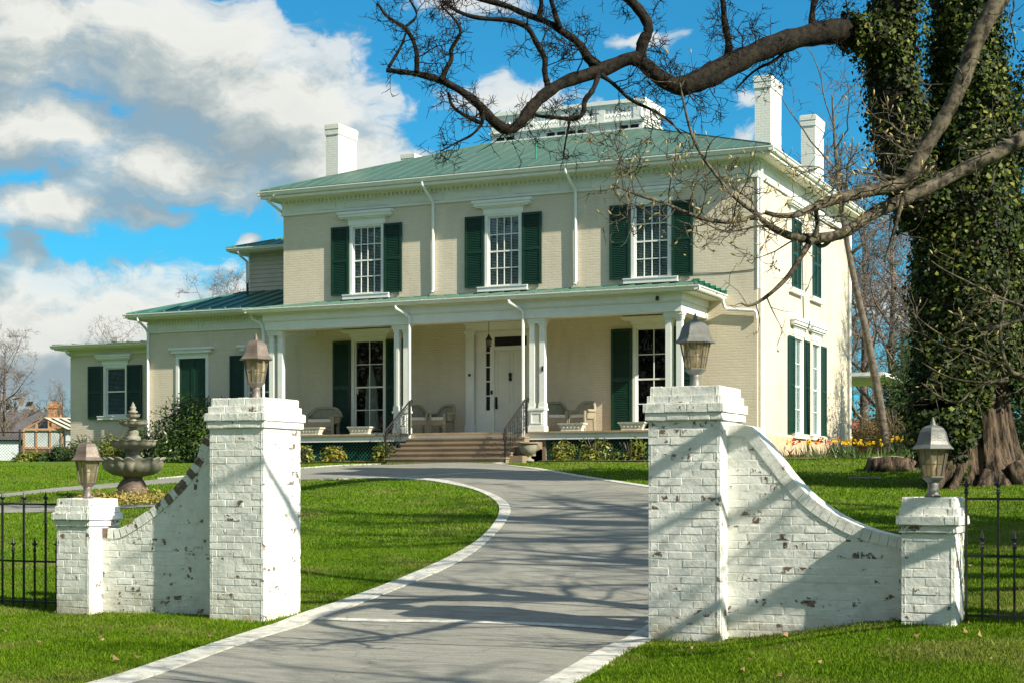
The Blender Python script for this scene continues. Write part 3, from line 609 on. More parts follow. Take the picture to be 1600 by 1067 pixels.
# main hip roof up to the belvedere
BX0, BX1, BY0, BY1, BZ = -22.76, -17.385, 47.64, 49.33, 12.80
def hip(mb, x0, x1, y0, y1, z0, tx0, tx1, ty0, ty1, z1, rib=.5, rw=.012, rh=.016):
    b = [(x0, y0, z0), (x1, y0, z0), (x1, y1, z0), (x0, y1, z0)]; t = [(tx0, ty0, z1), (tx1, ty0, z1), (tx1, ty1, z1), (tx0, ty1, z1)]
    for i in range(4): mb.face([b[i], b[(i+1) % 4], t[(i+1) % 4], t[i]])
    mb.face(t)
    for i in range(4): mb.face([b[(i+1) % 4], b[i], (b[i][0], b[i][1], z0-.05), (b[(i+1) % 4][0], b[(i+1) % 4][1], z0-.05)])
    def ribs(p0, p1, q0, q1):
        p0, p1, q0, q1 = map(Vector, (p0, p1, q0, q1)); L = (p1-p0).length; e = (p1-p0)/L; nrm = (p1-p0).cross(q0-p0).normalized()
        if nrm.z < 0: nrm = -nrm
        s0 = (q0-p0).dot(e); s1 = (q1-p0).dot(e); up = (q0-p0)-e*s0; k = rib/2
        while k < L:
            f = 1.
            if k < s0: f = k/s0
            elif k > s1: f = (L-k)/(L-s1)
            a = p0+e*k; c = a+up*f
            mb.hexa([a-e*rw-nrm*.01, a+e*rw-nrm*.01, c+e*rw-nrm*.01, c-e*rw-nrm*.01, a-e*rw*.6+nrm*rh, a+e*rw*.6+nrm*rh, c+e*rw*.6+nrm*rh, c-e*rw*.6+nrm*rh]); k += rib
    for i in range(4): ribs(b[i], b[(i+1) % 4], t[i], t[(i+1) % 4])
    for i in range(4):
        if Vector(b[i]) != Vector(t[i]): mb.tube([b[i], t[i]], .035, 5)
mb = MB(); hip(mb, HL-OV-.03, HX+OV+.03, HY-OV-.03, HB+OV+.03, 10.775, BX0-.05, BX1+.05, BY0-.05, BY1+.05, BZ+.02, .48)
roof = mb.build('roof', ROOFG, house)
mb = MB(); mb.tube([(-19.35, 43.6, 11.15), (-19.35, 43.6, 11.95)], .03, 8); mb.build('vent_pipe', FLASH, roof)
for x0, x1, y0, y1, zt in ((-12.84, -12.29, 44.5, 45.76, 13.28), (-12.86, -12.32, 49.9, 51.1, 13.28), (-27.76, -27.2, 45.12, 46.4, 13.42), (-27.78, -27.2, 50.4, 51.68, 13.42)):
    mb = MB(); mb.box(x0+.04, x1-.04, y0+.04, y1-.04, 10.7, zt-.36); mb.box(x0+.015, x1-.015, y0+.015, y1-.015, zt-.36, zt-.17); mb.box(x0, x1, y0, y1, zt-.17, zt-.03); mb.box(x0+.03, x1-.03, y0+.03, y1-.03, zt-.03, zt)
    mb.build('chimney', CHIM, roof)
    mb = MB(); mb.box(x0-.03, x1+.0, y0-.04, y0+.02, 10.9, 11.12) if y0 < 47 else None
    if mb.v: mb.build('chimney_flashing', FLASH, roof)
# belvedere: low band of windows, balustrade above
mb = MB(); bw = [];
nxp = 14
for k in range(nxp):
    a = BX0+.12+(BX1-BX0-.24)*k/nxp; bw.append((a+.05, a+(BX1-BX0-.24)/nxp-.02, 12.87, 12.99))
wall_panel(mb, 'y', BY0, BX0, BX1, 12.5, 13.08, bw, 1, .05); 
bs = [(BY0+.12+k*.29, BY0+.12+k*.29+.24, 12.87, 12.99) for k in range(5)]
wall_panel(mb, 'x', BX1, BY0, BY1, 12.5, 13.08, bs, -1, .05); wall_panel(mb, 'x', BX0, BY0, BY1, 12.5, 13.08, [], 1); wall_panel(mb, 'y', BY1, BX0, BX1, 12.5, 13.08, [], -1)
p = .05
mb.box(BX0-p, BX1+p, BY0-p, BY1+p, 13.06, 13.11); mb.box(BX0-.08, BX1+.08, BY0-.08, BY1+.08, 13.11, 13.15)
belv = mb.build('belvedere', TRIM, house)
for k, h in enumerate(bw):
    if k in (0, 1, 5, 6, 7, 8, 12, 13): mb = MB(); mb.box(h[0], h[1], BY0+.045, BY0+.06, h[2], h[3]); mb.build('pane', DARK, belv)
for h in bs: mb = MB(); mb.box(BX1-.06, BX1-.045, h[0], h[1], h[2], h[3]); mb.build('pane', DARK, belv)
for k, h in enumerate(bw):
    if k not in (0, 1, 5, 6, 7, 8, 12, 13): mb = MB(); mb.box(h[0], h[1], BY0+.02, BY0+.045, h[2], h[3]); mb.build('panel', TRIM, belv)
bal = [(.030, 13.20), (.03, 13.22), (.022, 13.235), (.046, 13.29), (.043, 13.33), (.024, 13.38), (.020, 13.42), (.034, 13.45), (.03, 13.48)]
mb = MB()
def balus(p0, p1, n):
    for k in range(n):
        f = (k+.5)/n; mb.lathe([(r*1.25, z) for r, z in bal], 8, (p0[0]+(p1[0]-p0[0])*f, p0[1]+(p1[1]-p0[1])*f, 0))
    dx, dy = p1[0]-p0[0], p1[1]-p0[1]; L = math.hypot(dx, dy)
    for k in range(n+1):                                   # scalloped fretwork under the rail
        f = k/n; x, y = p0[0]+dx*f, p0[1]+dy*f; mb.box(x-.05, x+.05, y-.05, y+.05, 13.47, 13.56)
for k in range(4):
    a = BX0+.16+(BX1-BX0-.32)*k/4; b = BX0+.16+(BX1-BX0-.32)*(k+1)/4
    balus((a+.14, BY0), (b-.14, BY0), 8)
balus((BX1, BY0+.2), (BX1, BY1-.2), 9); balus((BX0, BY0+.2), (BX0, BY1-.2), 9); balus((BX0+.3, BY1), (BX1-.3, BY1), 30)
for x in [BX0+.16+(BX1-BX0-.32)*k/4 for k in range(5)]:
    for y in (BY0, BY1): mb.box(x-.14, x+.14, y-.068, y+.068, 13.152, 13.637)
mb.box(BX0-.05, BX1+.05, BY0-.05, BY0+.05, 13.145, 13.205); mb.box(BX0-.05, BX1+.05, BY0-.06, BY0+.06, 13.55, 13.64); mb.box(BX0-.12, BX1+.12, BY0-.12, BY0+.10, 13.68, 13.80); mb.box(BX0-.08, BX1+.08, BY0-.085, BY0+.08, 13.64, 13.68)
mb.box(BX0-.05, BX1+.05, BY1-.05, BY1+.05, 13.145, 13.205); mb.box(BX0-.12, BX1+.12, BY1-.10, BY1+.12, 13.55, 13.80)
for x in (BX0, BX1): mb.box(x-.05, x+.05, BY0+.05, BY1-.05, 13.145, 13.205); mb.box(x-.12, x+.12, BY0+.10, BY1-.10, 13.55, 13.798)
mb.build('balustrade', TRIM, belv)

# ------------------------------------------------------------ windows
WM = {}
def shutter_mesh(h, w=.64):
    key = ('sh', round(h, 2), w)
    if key not in WM:
        mb = MB(); mb.frame(-w/2, w/2, 0, h, .075, -.045, 0); mb.box(-w/2+.075, w/2-.075, -.044, 0, h*.5-.045, h*.5+.045); mb.box(-w/2+.075, w/2-.075, -.012, -.004, .075, h-.075)
        z = .10
        while z < h-.12:
            if abs(z-h*.5) > .06: mb.hexa([(-w/2+.075, -.036, z), (w/2-.075, -.036, z), (w/2-.075, -.012, z+.012), (-w/2+.075, -.012, z+.012), (-w/2+.075, -.034, z+.010), (w/2-.075, -.034, z+.010), (w/2-.075, -.010, z+.048), (-w/2+.075, -.010, z+.048)])
            z += .052
        WM[key] = mb.mesh('shutter', SHUT)
    return WM[key]
def window_mesh(ow, oh, nx, ny, meeting=True):
    key = ('w', ow, oh, nx, ny)
    if key not in WM:
        mb = MB(); c = .085
        mb.frame(-ow/2-c, ow/2+c, -.0, oh+c, c+.012, -.03, .03, False)
        mb.frame(-ow/2+.012, ow/2-.012, .012, oh-.012, .045, .035, .085)
        x0, x1, z0, z1 = -ow/2+.057, ow/2-.057, .057, oh-.057
        for k in range(1, nx): x = x0+(x1-x0)*k/nx; mb.box(x-.0125, x+.0125, .043, .078, z0, z1)
        for k in range(1, ny):
            z = z0+(z1-z0)*k/ny; hw = .024 if (meeting and k == ny//2) else .0125; mb.box(x0, x1, .040, .076, z-hw, z+hw)
        WM[key] = mb.mesh('window', TRIM)
        g = MB(); g.box(x0-.01, x1+.01, .058, .062, z0-.01, z1+.01); WM[('g',)+key[1:]] = g.mesh('pane', GLASS)
    return WM[key], WM[('g',)+key[1:]]
def lintel_mesh(ow, z0, hgt, wide):
    key = ('l', ow, z0, hgt, wide)
    if key not in WM:
        mb = MB(); a = ow/2+.13; mb.box(-a, a, -.05, .02, z0, z0+hgt*.40)
        for w, d, b0, b1 in ((.05, .075, .40, .50), (wide-a-.10, .13, .502, .60), (wide-a-.05, .17, .602, .80), (wide-a, .20, .802, 1.)):
            mb.box(-a-w, a+w, -d, .02, z0+hgt*b0, z0+hgt*b1)
        WM[key] = mb.mesh('lintel', TRIM)
    return WM[key]
def sill_mesh(w, z0, z1):
    key = ('s', w, z0, z1)
    if key not in WM: mb = MB(); mb.box(-w, w, -.12, .04, z0, z1-.03); mb.box(-w-.01, w+.01, -.14, .04, z1-.03, z1); WM[key] = mb.mesh('sill', TRIM)
    return WM[key]
def part_of(name, me, parent, loc=(0, 0, 0), rz=0.):
    o = bpy.data.objects.new(name, me); COL.objects.link(o); o.parent = parent; o.location = loc; o.rotation_euler = (0, 0, rz); return o
HO = ORG[house.name]
def place_window(x, y, z, rz, ow, oh, nx, ny, shutters=(1, 1), lintel=None, sill=None, back='blind', shh=None, shz=0.):
    wm, gm = window_mesh(ow, oh, nx, ny)
    w = part_of('window', wm, house, (x-HO[0], y-HO[1], z-HO[2]), rz); part_of('pane', gm, w)
    if sill: part_of('sill', sill_mesh(*sill), w)
    if lintel: part_of('lintel', lintel_mesh(ow, *lintel), w)
    h = shh or oh
    for s, on in zip((-1, 1), shutters):
        if on: part_of('shutter', shutter_mesh(h), w, (s*(ow/2+.10+.32), -.03, shz))
    key = ('b', ow, oh, back)
    if key not in WM:
        mb = MB()
        if back == 'blind':
            k = .03
            while k < oh-.03: mb.hexa([(-ow/2, .115, k), (ow/2, .115, k), (ow/2, .135, k+.030), (-ow/2, .135, k+.030), (-ow/2, .117, k), (ow/2, .117, k), (ow/2, .137, k+.030), (-ow/2, .137, k+.030)]); k += .046
            WM[key] = mb.mesh('blind', BLIND)
        elif back == 'curtain':
            rows = []
            for zz, amp, sq in ((.14, .02, .55), (oh*.42, .035, .50), (oh*.6, .02, .28), (oh*.74, .01, .05)):
                rows.append([(-.22+.44*sq*2*(k/24-.5)+.05, .45+amp*math.sin(k*1.9), zz) for k in range(25)])
            mb.grid(rows); WM[key] = mb.mesh('curtain', CURT, True)
        else: WM[key] = None
        r = MB(); q = ow/2+.6; r.box(-q, q, 1.2, 1.25, -.3, oh+.3); r.box(-q-.04, -q, .17, 1.2, -.3, oh+.3); r.box(q, q+.04, .17, 1.2, -.3, oh+.3); r.box(-q, q, .17, 1.2, -.34, -.3); r.box(-q, q, .17, 1.2, oh+.3, oh+.34); WM[('d', ow, oh)] = r.mesh('dark_room_backing', DARK)  # backing box; the unlit room's darkness is its near-black colour
    if WM[key]: part_of(back, WM[key], w)
    part_of('dark_room_backing', WM[('d', ow, oh)], w); return w
for x in upx: place_window(x, HY, upz, 0, *UPW, 4, 4, lintel=(UPW[1]+.045, .42, .985), sill=(.825, -.15, 0.), shh=2.15)
for x, bk in zip(lox, ('curtain', 'none')): place_window(x, HY, loz, 0, *LOW, 2, 4, lintel=(LOW[1]+.09, .22, .95), sill=(.68, -.055, 0.), shh=2.94, back=bk)
for y, shs in zip(sy_lo, ((1, 1), (0, 1))): place_window(HX, y, loz-.02, R(90), 1.0, 2.9, 2, 4, shutters=shs, lintel=(2.985, .50, .98), sill=(.78, -.14, 0.), shh=2.9, back='blind')
for y in sy_up:
    w = place_window(HX, y, upz-.05, R(90), 1.0, 2.15, 4, 4, shutters=(0, 0), lintel=(2.23, .42, .95), sill=(.72, -.14, 0.), back='none')
    for s in (-1, 1): part_of('shutter', shutter_mesh(2.1, .5), w, (s*.25, -.035, .02))

# ------------------------------------------------------------ front door with sidelights and transom
mb = MB()
for x0, x1 in ((-21.31, -21.04), (-18.98, -18.71)):
    mb.box(x0, x1, HY-.07, HY+.02, PF+.30, 5.95); mb.box(x0-.02, x1+.02, HY-.10, HY+.02, PF, PF+.30); mb.frame(x0+.04, x1-.04, PF+.4, 5.85, .03, HY-.085, HY-.07); mb.box(x0-.03, x1+.03, HY-.10, HY+.02, 5.95, 6.06)
mb.box(-21.31, -18.71, HY-.06, HY+.02, 6.06, 6.24); mb.box(-21.36, -18.66, HY-.10, HY+.02, 6.24, 6.29)
yb = HY+.10
for x0, x1 in ((-21.04, -20.70), (-20.56, -20.42), (-19.34, -19.20), (-19.06, -18.98)): mb.box(x0, x1, yb-.02, yb+.05, PF, 6.02)
for x0, x1 in ((-20.70, -20.56), (-19.20, -19.06)):
    mb.box(x0, x1, yb-.012, yb+.05, PF, 3.66); mb.box(x0, x1, yb-.012, yb+.05, 5.84, 6.02)
    for k in range(1, 5): z = 3.66+2.18*k/5; mb.box(x0, x1, yb-.008, yb+.04, z-.018, z+.018)
mb.box(-20.42, -19.34, yb-.02, yb+.05, 5.50, 5.58); mb.box(-20.42, -19.34, yb-.021, yb+.05, 5.86, 6.02)
mb.box(-20.46, -19.30, yb-.04, yb-.02, 5.47, 5.53)
entry = mb.build('entrance', TRIM, house)
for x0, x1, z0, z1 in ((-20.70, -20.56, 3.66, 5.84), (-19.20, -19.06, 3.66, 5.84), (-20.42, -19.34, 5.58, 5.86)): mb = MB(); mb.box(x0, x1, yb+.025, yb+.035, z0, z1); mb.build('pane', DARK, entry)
mb = MB(); mb.box(-20.42, -19.34, yb+.02, yb+.05, PF+.03, 5.50)
for x0, x1 in ((-20.34, -19.93), (-19.83, -19.42)):
    mb.frame(x0, x1, 3.85, 5.42, .035, yb+.005, yb+.02); mb.frame(x0, x1, 3.06, 3.68, .035, yb+.005, yb+.02)
mb.build('door', simple('door_cream', (.70, .68, .60), .4, .04, 3), entry)
mb = MB(); mb.tube([(-20.36, yb, 3.72), (-20.36, yb-.04, 3.76), (-20.36, yb-.04, 3.98), (-20.36, yb, 4.02)], .022, 8); mb.box(-20.40, -20.32, yb-.0, yb+.02, 3.70, 4.06); mb.build('handle', BRASS, entry)
mb = MB(); mb.lathe([(.03, -.13), (.055, -.08), (.03, -.02), (.05, .05), (.045, .10), (.0, .13)], 10, (-19.89, yb-.02, 4.66)); mb.build('knocker', BRASS, entry)
mb = MB(); mb.tube([(-21.17, HY-.08, 4.73), (-21.17, HY-.105, 4.73)], .042, 14); mb.build('doorbell', BRASS, entry)
mb = MB(); mb.box(-20.53, -20.47, yb-.045, yb-.02, 4.14, 4.26); mb.build('lock_plate', BRASS, entry)
mb = MB(); mb.box(-21.04, -18.98, HY-.02, yb, PF, PF+.03); mb.build('threshold', FLOORW, entry)

# ------------------------------------------------------------ porch
PX0, PX1, PYc = -27.05, -13.69, 40.73
porch = None
mb = MB(); mb.box(PX0-.12, PX1+.12, 40.50, HY-.002, PF-.05, PF); mb.build('porch_floor', FLOORW, house)
mb = MB(); mb.box(PX0-.08, PX1+.08, 40.55, 40.60, PF-.23, PF-.05); mb.box(PX1+.03, PX1+.08, 40.60, HY, PF-.23, PF-.05); mb.box(PX0-.10, PX1+.10, 40.53, 40.55, PF-.08, PF-.05); mb.build('porch_fascia', TRIM, house)
def lattice(mb, x0, x1, y, z0, z1):
    s = .115; H = z1-z0; x = x0-H
    while x < x1:
        for sg in (1, -1):
            a0, a1 = (x, x+H) if sg == 1 else (x+H, x)
            lo_, hi_ = 0., 1.
            f = lambda v: (v-a0)/(a1-a0)
            ts = sorted((f(x0), f(x1))); lo_ = max(0, ts[0]); hi_ = min(1, ts[1])
            if hi_-lo_ > .03:
                p = [(a0+(a1-a0)*t, z0+H*t) for t in (lo_, hi_)]; w = .016; yy = y-.012*sg
                mb.hexa([(p[0][0]-w, yy, p[0][1]), (p[0][0]+w, yy, p[0][1]), (p[0][0]+w, yy+.010, p[0][1]), (p[0][0]-w, yy+.010, p[0][1]), (p[1][0]-w, yy, p[1][1]), (p[1][0]+w, yy, p[1][1]), (p[1][0]+w, yy+.010, p[1][1]), (p[1][0]-w, yy+.010, p[1][1])])
        x += s
GREENL = simple('lattice_green', (.012, .10, .065), .5, .2, 6)
for a, b in ((PX0, -22.05), (-18.15, PX1)):
    mb = MB(); lattice(mb, a, b, 40.66, 1.9, PF-.23); mb.build('lattice', GREENL, house)
mb = MB(); mb.box(PX0, PX1, 40.95, 41.0, 1.8, PF-.06); mb.build('crawl_shade_backing', DARK, house)  # near-black sheet behind the lattice paints the shade under the porch
mb = MB(); mb.box(-18.22, -17.72, 40.62, 41.0, 1.8, PF-.235); mb.box(-22.45, -22.0, 40.62, 41.0, 1.8, PF-.235); mb.build('brick_pier', STEPB, house)
mb = MB()                                                  # beam, return and ceiling
mb.box(PX0-.0, PX1, PYc-.20, PYc+.20, 6.10, 6.40); mb.box(PX0-.05, PX1+.05, PYc-.25, PYc+.20, 6.40, 6.60); mb.box(PX1-.40, PX1-.001, PYc+.20, HY, 6.10, 6.40); mb.box(PX1-.40, PX1+.048, PYc+.20, HY, 6.40, 6.60)
mb.box(PX0+.001, PX0+.40, PYc+.20, HY, 6.10, 6.40); mb.box(PX0-.048, PX0+.40, PYc+.20, HY, 6.40, 6.60); mb.box(PX0-.035, PX1+.035, PYc-.235, PYc-.20, 6.37, 6.399)
mb.build('porch_beam', TRIM, house)
mb = MB(); mb.box(PX0+.4, PX1-.4, PYc+.2, HY, 6.30, 6.34); mb.box(PX0-.42, PX1+.42, 40.36, PYc-.25, 6.60, 6.63); mb.box(PX1+.05, PX1+.42, PYc-.25, HY, 6.60, 6.629); mb.box(PX0-.42, PX0-.05, PYc-.25, HY, 6.60, 6.629); mb.build('porch_ceiling', SOFFIT, house)
mb = MB(); hip(mb, PX0-.50, PX1+.50, 40.30, HY+.01, 6.76, PX0+.35, PX1-.35, HY-.02, HY+.005, 7.17, .52, .016, .026); proof = mb.build('porch_roof', ROOFG, house)
mb = MB()
for k in range(6): mb.box(PX1-.42+k*.16, PX1-.22+k*.16, HY-.025, HY-.001, 6.80, 7.26-k*.075)
mb.box(PX0+.3, PX1-.42, HY-.02, HY-.001, 7.10, 7.20); mb.build('flashing', FLASH, proof)
mb = MB(); gutter(mb, (PX0-.60, 40.33), (PX1+.60, 40.33), 6.625, (0, -1)); gutter(mb, (PX1+.46, 40.22), (PX1+.46, HY), 6.625, (1, 0)); gutter(mb, (PX0-.46, 40.22), (PX0-.46, HY), 6.625, (-1, 0))
mb.box(PX0-.46, PX1+.46, 40.331, 40.37, 6.63, 6.74); mb.box(PX1+.42, PX1+.459, 40.37, HY, 6.63, 6.74)
for k in range(20): x = PX0-.3+(PX1-PX0+.6)*k/19; mb.box(x-.012, x+.012, 40.19, 40.33, 6.735, 6.752)
mb.build('porch_gutter', TRIM, proof)
def column_mesh():
    mb = MB()
    for s in (-1, 1):                                      # two square posts over one panelled pedestal
        x = s*.155
        mb.box(x-.08, x+.08, -.08, .08, .72, 2.98)
        mb.box(x-.10, x+.10, -.10, .10, .66, .78); mb.box(x-.092, x+.092, -.092, .092, .78, .82); mb.box(x-.10, x+.10, -.10, .10, 2.98, 3.04)
    mb.box(-.23, .23, -.12, .12, .16, .60); mb.box(-.25, .25, -.14, .14, 0, .16); mb.box(-.26, .26, -.15, .15, .60, .66)
    mb.frame(-.17, .17, .22, .54, .03, -.135, -.12)
    mb.box(-.26, .26, -.13, .13, 3.04, 3.10); mb.box(-.28, .28, -.15, .15, 3.10, 3.18)
    return mb.mesh('column', TRIM)
cmesh = column_mesh()
for x in (-26.74, -22.38, -18.01, -13.95): part_of('column', cmesh, house, (x-HO[0], PYc-HO[1], PF-HO[2]))
mb = MB(); mb.box(-17.86, -17.84+.03, PYc-.10, PYc-.08, 4.62, 4.76); mb.build('ornament', BRASS, house)
# steps
mb = MB()
for k in range(5):
    y0 = 38.98+k*.31; z1 = 2.02+(k+1)*.15; mb.box(-21.98, -18.2, y0, 40.56, 1.7 if k == 0 else 2.02+k*.15, z1-.045); mb.box(-22.0, -18.18, y0-.025, 40.56-.0, z1-.045, z1)
mb.build('steps', STEPB, house)
mb = MB()
for k in range(3): mb.box(-18.19, -17.80, 39.2+k*.45, 40.55, 1.8, 2.22+k*.2)
mb.build('step_cheek', STEPB, house)
# downspouts
def spout(pts, parent=house, r=.047):
    mb = MB(); mb.tube(pts, r, 8); return mb.build('downspout', TRIM, parent)
for x in (-22.42, -17.70):
    spout([(x-.12, HY-OV-.06, 10.60), (x-.12, HY-OV-.06, 10.52), (x-.06, HY-.30, 10.25), (x, HY-.10, 10.05), (x, HY-.08, 9.9), (x, HY-.07, 7.36), (x, HY-.12, 7.28)])
for x, xb in ((-22.0, -21.98), (-18.36, -18.36)):
    spout([(x-.35, 40.27, 6.62), (x-.33, 40.27, 6.54), (x-.1, 40.36, 6.40), (x, 40.46, 6.28), (x, 40.47, 6.0), (x, 40.47, 2.25)])
spout([(HL+.02, HY-OV-.06, 10.6), (HL-.30, HY-OV+.05, 10.45), (HL-.12, HY-.04, 10.2), (HL-.06, HY+.2, 10.1)])
spout([(HX+.07, HY+.16, 10.45), (HX+.07, HY+.16, 2.6), (HX+.16, HY+.10, 2.42)], r=.055); spout([(HX+.07, HB-.14, 10.45), (HX+.07, HB-.14, 2.3)], r=.055)
spout([(PX1+.52, HY-.30, 6.64), (PX1+.55, HY-.16, 6.40), (PX1+.62, HY-.09, 6.34), (HX-.05, HY-.09, 6.26), (HX+.0, HY-.07, 6.2), (HX+.0, HY-.07, 6.05)])
spout([(PX0-.5, 40.5, 6.66), (PX0-.48, 40.55, 6.5), (PX0-.2, 40.6, 6.35), (PX0-.12, 40.62, 6.1), (PX0-.12, 40.62, 2.3)])
mb = MB(); mb.box(HX-.0, HX+.025, HY-.024, HY+.10, 6.9, 10.0); mb.build('corner_board', TRIM, house)
mb = MB(); mb.lathe([(.0, -.07), (.05, -.05), (.045, .03), (.02, .06)], 10, (-14.35, 40.45, 6.47)); mb.build('security_light', BRASS, house)
mb = MB(); mb.tube([(-14.2, HY-.02, 7.42), (-13.2, HY-.012, 7.38), (-12.3, HY-.015, 7.43)], .010, 4); mb.build('cable', IRON, house)

# ------------------------------------------------------------ left wings
W1Y, W1X = 43.83, -34.0
mb = MB(); w1h = [(-32.72, -31.6, 2.6, 5.68), (-29.94, -28.8, 3.2, 5.68)]
wall_panel(mb, 'y', W1Y, W1X, HL+.0, 1.6, 7.05, w1h, 1); wall_panel(mb, 'x', W1X, W1Y, 52.0, 1.6, 7.05, [], 1); mb.build('wing_wall', BEIGE, house)
mb = MB(); band(mb, 6.60, 7.02, .03, W1X, HL, W1Y, 52.0); band(mb, 6.57, 6.62, .05, W1X, HL, W1Y, 52.0); band(mb, 6.86, 6.885, .05, W1X, HL, W1Y, 52.0)
for k in range(46): x = W1X+.03+k*.133; mb.box(x, x+.07, W1Y-.075, W1Y-.03, 6.885, 6.965)
for k in range(3): x = W1X+.25+k*2.0; mb.frame(x, x+1.85, 6.65, 6.83, .03, W1Y-.05, W1Y-.03)
mb.build('wing_frieze', TRIM, house)
mb = MB(); mb.box(W1X-.5, HL+.0, W1Y-.5, W1Y+.1, 7.02, 7.06); mb.box(W1X-.5, W1X+.1, W1Y+.1, 52, 7.02, 7.059); mb.build('wing_soffit', SOFFIT, house)
mb = MB(); gutter(mb, (W1X-.62, W1Y-.5), (HL-.02, W1Y-.5), 7.06, (0, -1)); gutter(mb, (W1X-.5, W1Y-.62), (W1X-.5, 52), 7.06, (-1, 0)); mb.box(W1X-.5, HL-.02, W1Y-.499, W1Y-.46, 7.06, 7.2); mb.build('wing_gutter', TRIM, house)
mb = MB(); hip(mb, W1X-.53, HL-.02, W1Y-.53, 53.0, 7.21, -31.4, HL-.03, 47.4, 49.0, 8.42, .62, .02, .04); mb.build('wing_roof', ROOFD, house)
def dark_window(x0, x1, z0, z1, y, lint):
    mb = MB(); c = .11; mb.frame(x0-c, x1+c, z0-c*0, z1+c, c+.01, y-.035, y+.03, False); mb.box(x0-.25, x1+.25, y-.11, y+.02, z1+c+.06, z1+c+.17); mb.box(x0-.34, x1+.34, y-.15, y+.02, z1+c+.17, z1+c+.25); mb.box(x0-.14, x1+.14, y-.05, y+.02, z1+c, z1+c+.06)
    return mb.build('window', TRIM, house)
w = dark_window(-32.72, -31.6, 2.6, 5.68, W1Y, 1)
mb = MB()
for s in (0, 1):
    x0 = -32.70+.55*s; mb.box(x0, x0+.545, W1Y+.02, W1Y+.05, 2.6, 5.67); mb.frame(x0, x0+.545, 2.62, 5.66, .07, W1Y+.0, W1Y+.02); mb.box(x0+.07, x0+.475, W1Y+.001, W1Y+.02, 4.1, 4.2)
mb.build('shutter', SHUT, w)
w = dark_window(-29.94, -28.8, 3.2, 5.68, W1Y, 1)
mb = MB(); mb.box(-29.94, -28.8, W1Y+.08, W1Y+.10, 3.2, 5.68); mb.build('pane', simple('teal_glass', (.02, .07, .075), .06, .1, 2, spec=.8), w)
mb = MB(); mb.frame(-29.93, -28.81, 3.21, 5.67, .05, W1Y+.03, W1Y+.08); mb.box(-29.88, -28.86, W1Y+.03, W1Y+.08, 4.44, 4.5); mb.build('sash', TRIM, w)
s_ = shutter_mesh(2.5, .56)
part_of('shutter', s_, w, (-30.33-HO[0], W1Y-.03-HO[1], 3.2-HO[2]))
spout([(W1X-.02, W1Y-.56, 7.06), (W1X-.02, W1Y-.56, 6.98), (W1X+.02, W1Y-.2, 6.75), (W1X+.04, W1Y-.08, 6.6), (W1X+.04, W1Y-.08, 2.4)])
# clapboard block above the wing
mb = MB(); CY = 46.6
for k in range(13): z = 7.6+k*.15; mb.hexa([(-31.75, CY-.02, z), (HL, CY-.02, z), (HL, CY+.2, z), (-31.75, CY+.2, z), (-31.75, CY, z+.149), (HL, CY, z+.149), (HL, CY+.2, z+.149), (-31.75, CY+.2, z+.149)])
mb.box(-31.75, HL, CY+.2, 50, 7.6, 9.54); mb.build('clapboard_wall', simple('beige_clapboard', (.50, .44, .335), .6, .06, 3), house)
mb = MB(); mb.box(-32.3, HL, CY-.45, 50.4, 9.54, 9.58); gutter(mb, (-32.35, CY-.45), (HL-.01, CY-.45), 9.58, (0, -1), .11, .11); gutter(mb, (-32.3, CY-.5), (-32.3, 50.4), 9.58, (-1, 0), .11, .11); mb.box(-31.77, -31.70, CY-.03, CY+.02, 8.0, 9.54); mb.build('clapboard_cornice', SOFFIT, house)
mb = MB(); hip(mb, -32.38, HL, CY-.53, 50.5, 9.70, -30.6, HL-.01, 48.0, 49.0, 10.3, .6, .02, .035); mb.build('clapboard_roof', ROOFD, house)
spout([(-31.9, CY-.5, 9.56), (-31.86, CY-.4, 9.42), (-31.8, CY-.08, 9.25), (-31.8, CY-.06, 8.2)])
mb = MB(); mb.tube([(-31.15, 45.6, 7.85), (-31.15, 45.6, 8.35)], .035, 8); mb.build('vent_pipe', IRON, house)
# low end wing
W2Y, W2X = 44.43, -37.9
mb = MB(); w2h = [(-36.33, -35.45, 3.82, 5.52)]
wall_panel(mb, 'y', W2Y, W2X, W1X, 1.6, 6.25, w2h, 1); wall_panel(mb, 'x', W2X, W2Y, 50, 1.6, 6.25, [], 1); mb.build('wing_wall', BEIGE, house)
mb = MB(); mb.box(W2X-.4, W1X, W2Y-.4, 50.4, 6.17, 6.21); mb.box(W2X-.02, W1X, W2Y-.06, W2Y, 5.98, 6.17); gutter(mb, (W2X-.5, W2Y-.4), (W1X, W2Y-.4), 6.21, (0, -1)); gutter(mb, (W2X-.4, W2Y-.5), (W2X-.4, 50.4), 6.21, (-1, 0)); mb.build('wing_cornice', SOFFIT, house)
mb = MB(); hip(mb, W2X-.45, W1X-.005, W2Y-.45, 50.5, 6.345, W2X+2.2, W1X-.01, 46.5, 48.0, 6.44, .6, .02, .03); mb.build('wing_roof', simple('dark_metal_roof', (.03, .06, .06), .4, .2, 3), house)
place_window(-35.89, W2Y, 3.82, 0, .88, 1.70, 1, 2, lintel=(1.785, .36, .78), sill=(.72, -.13, 0.), shh=1.86, shz=-.1, back='blind')
spout([(W2X+.1, W2Y-.42, 6.2), (W2X+.12, W2Y-.3, 6.05), (W2X+.05, W2Y+.1, 5.95)])
# rear wing eave past the right wall
mb = MB(); mb.box(HX-3, HX+.9, HB+1.0, HB+6, 5.15, 5.2); mb.box(HX+.86, HX+.98, HB+1.0, HB+6, 5.2, 5.33); mb.box(HX-3, HX+.9, HB+.98, HB+1.05, 5.2, 5.33); mb.build('rear_eave', TRIM, house)
mb = MB(); mb.box(HX-4, HX-2.2, HB+1.6, HB+6, 1.8, 5.15); mb.build('rear_wall', BEIGE, house)

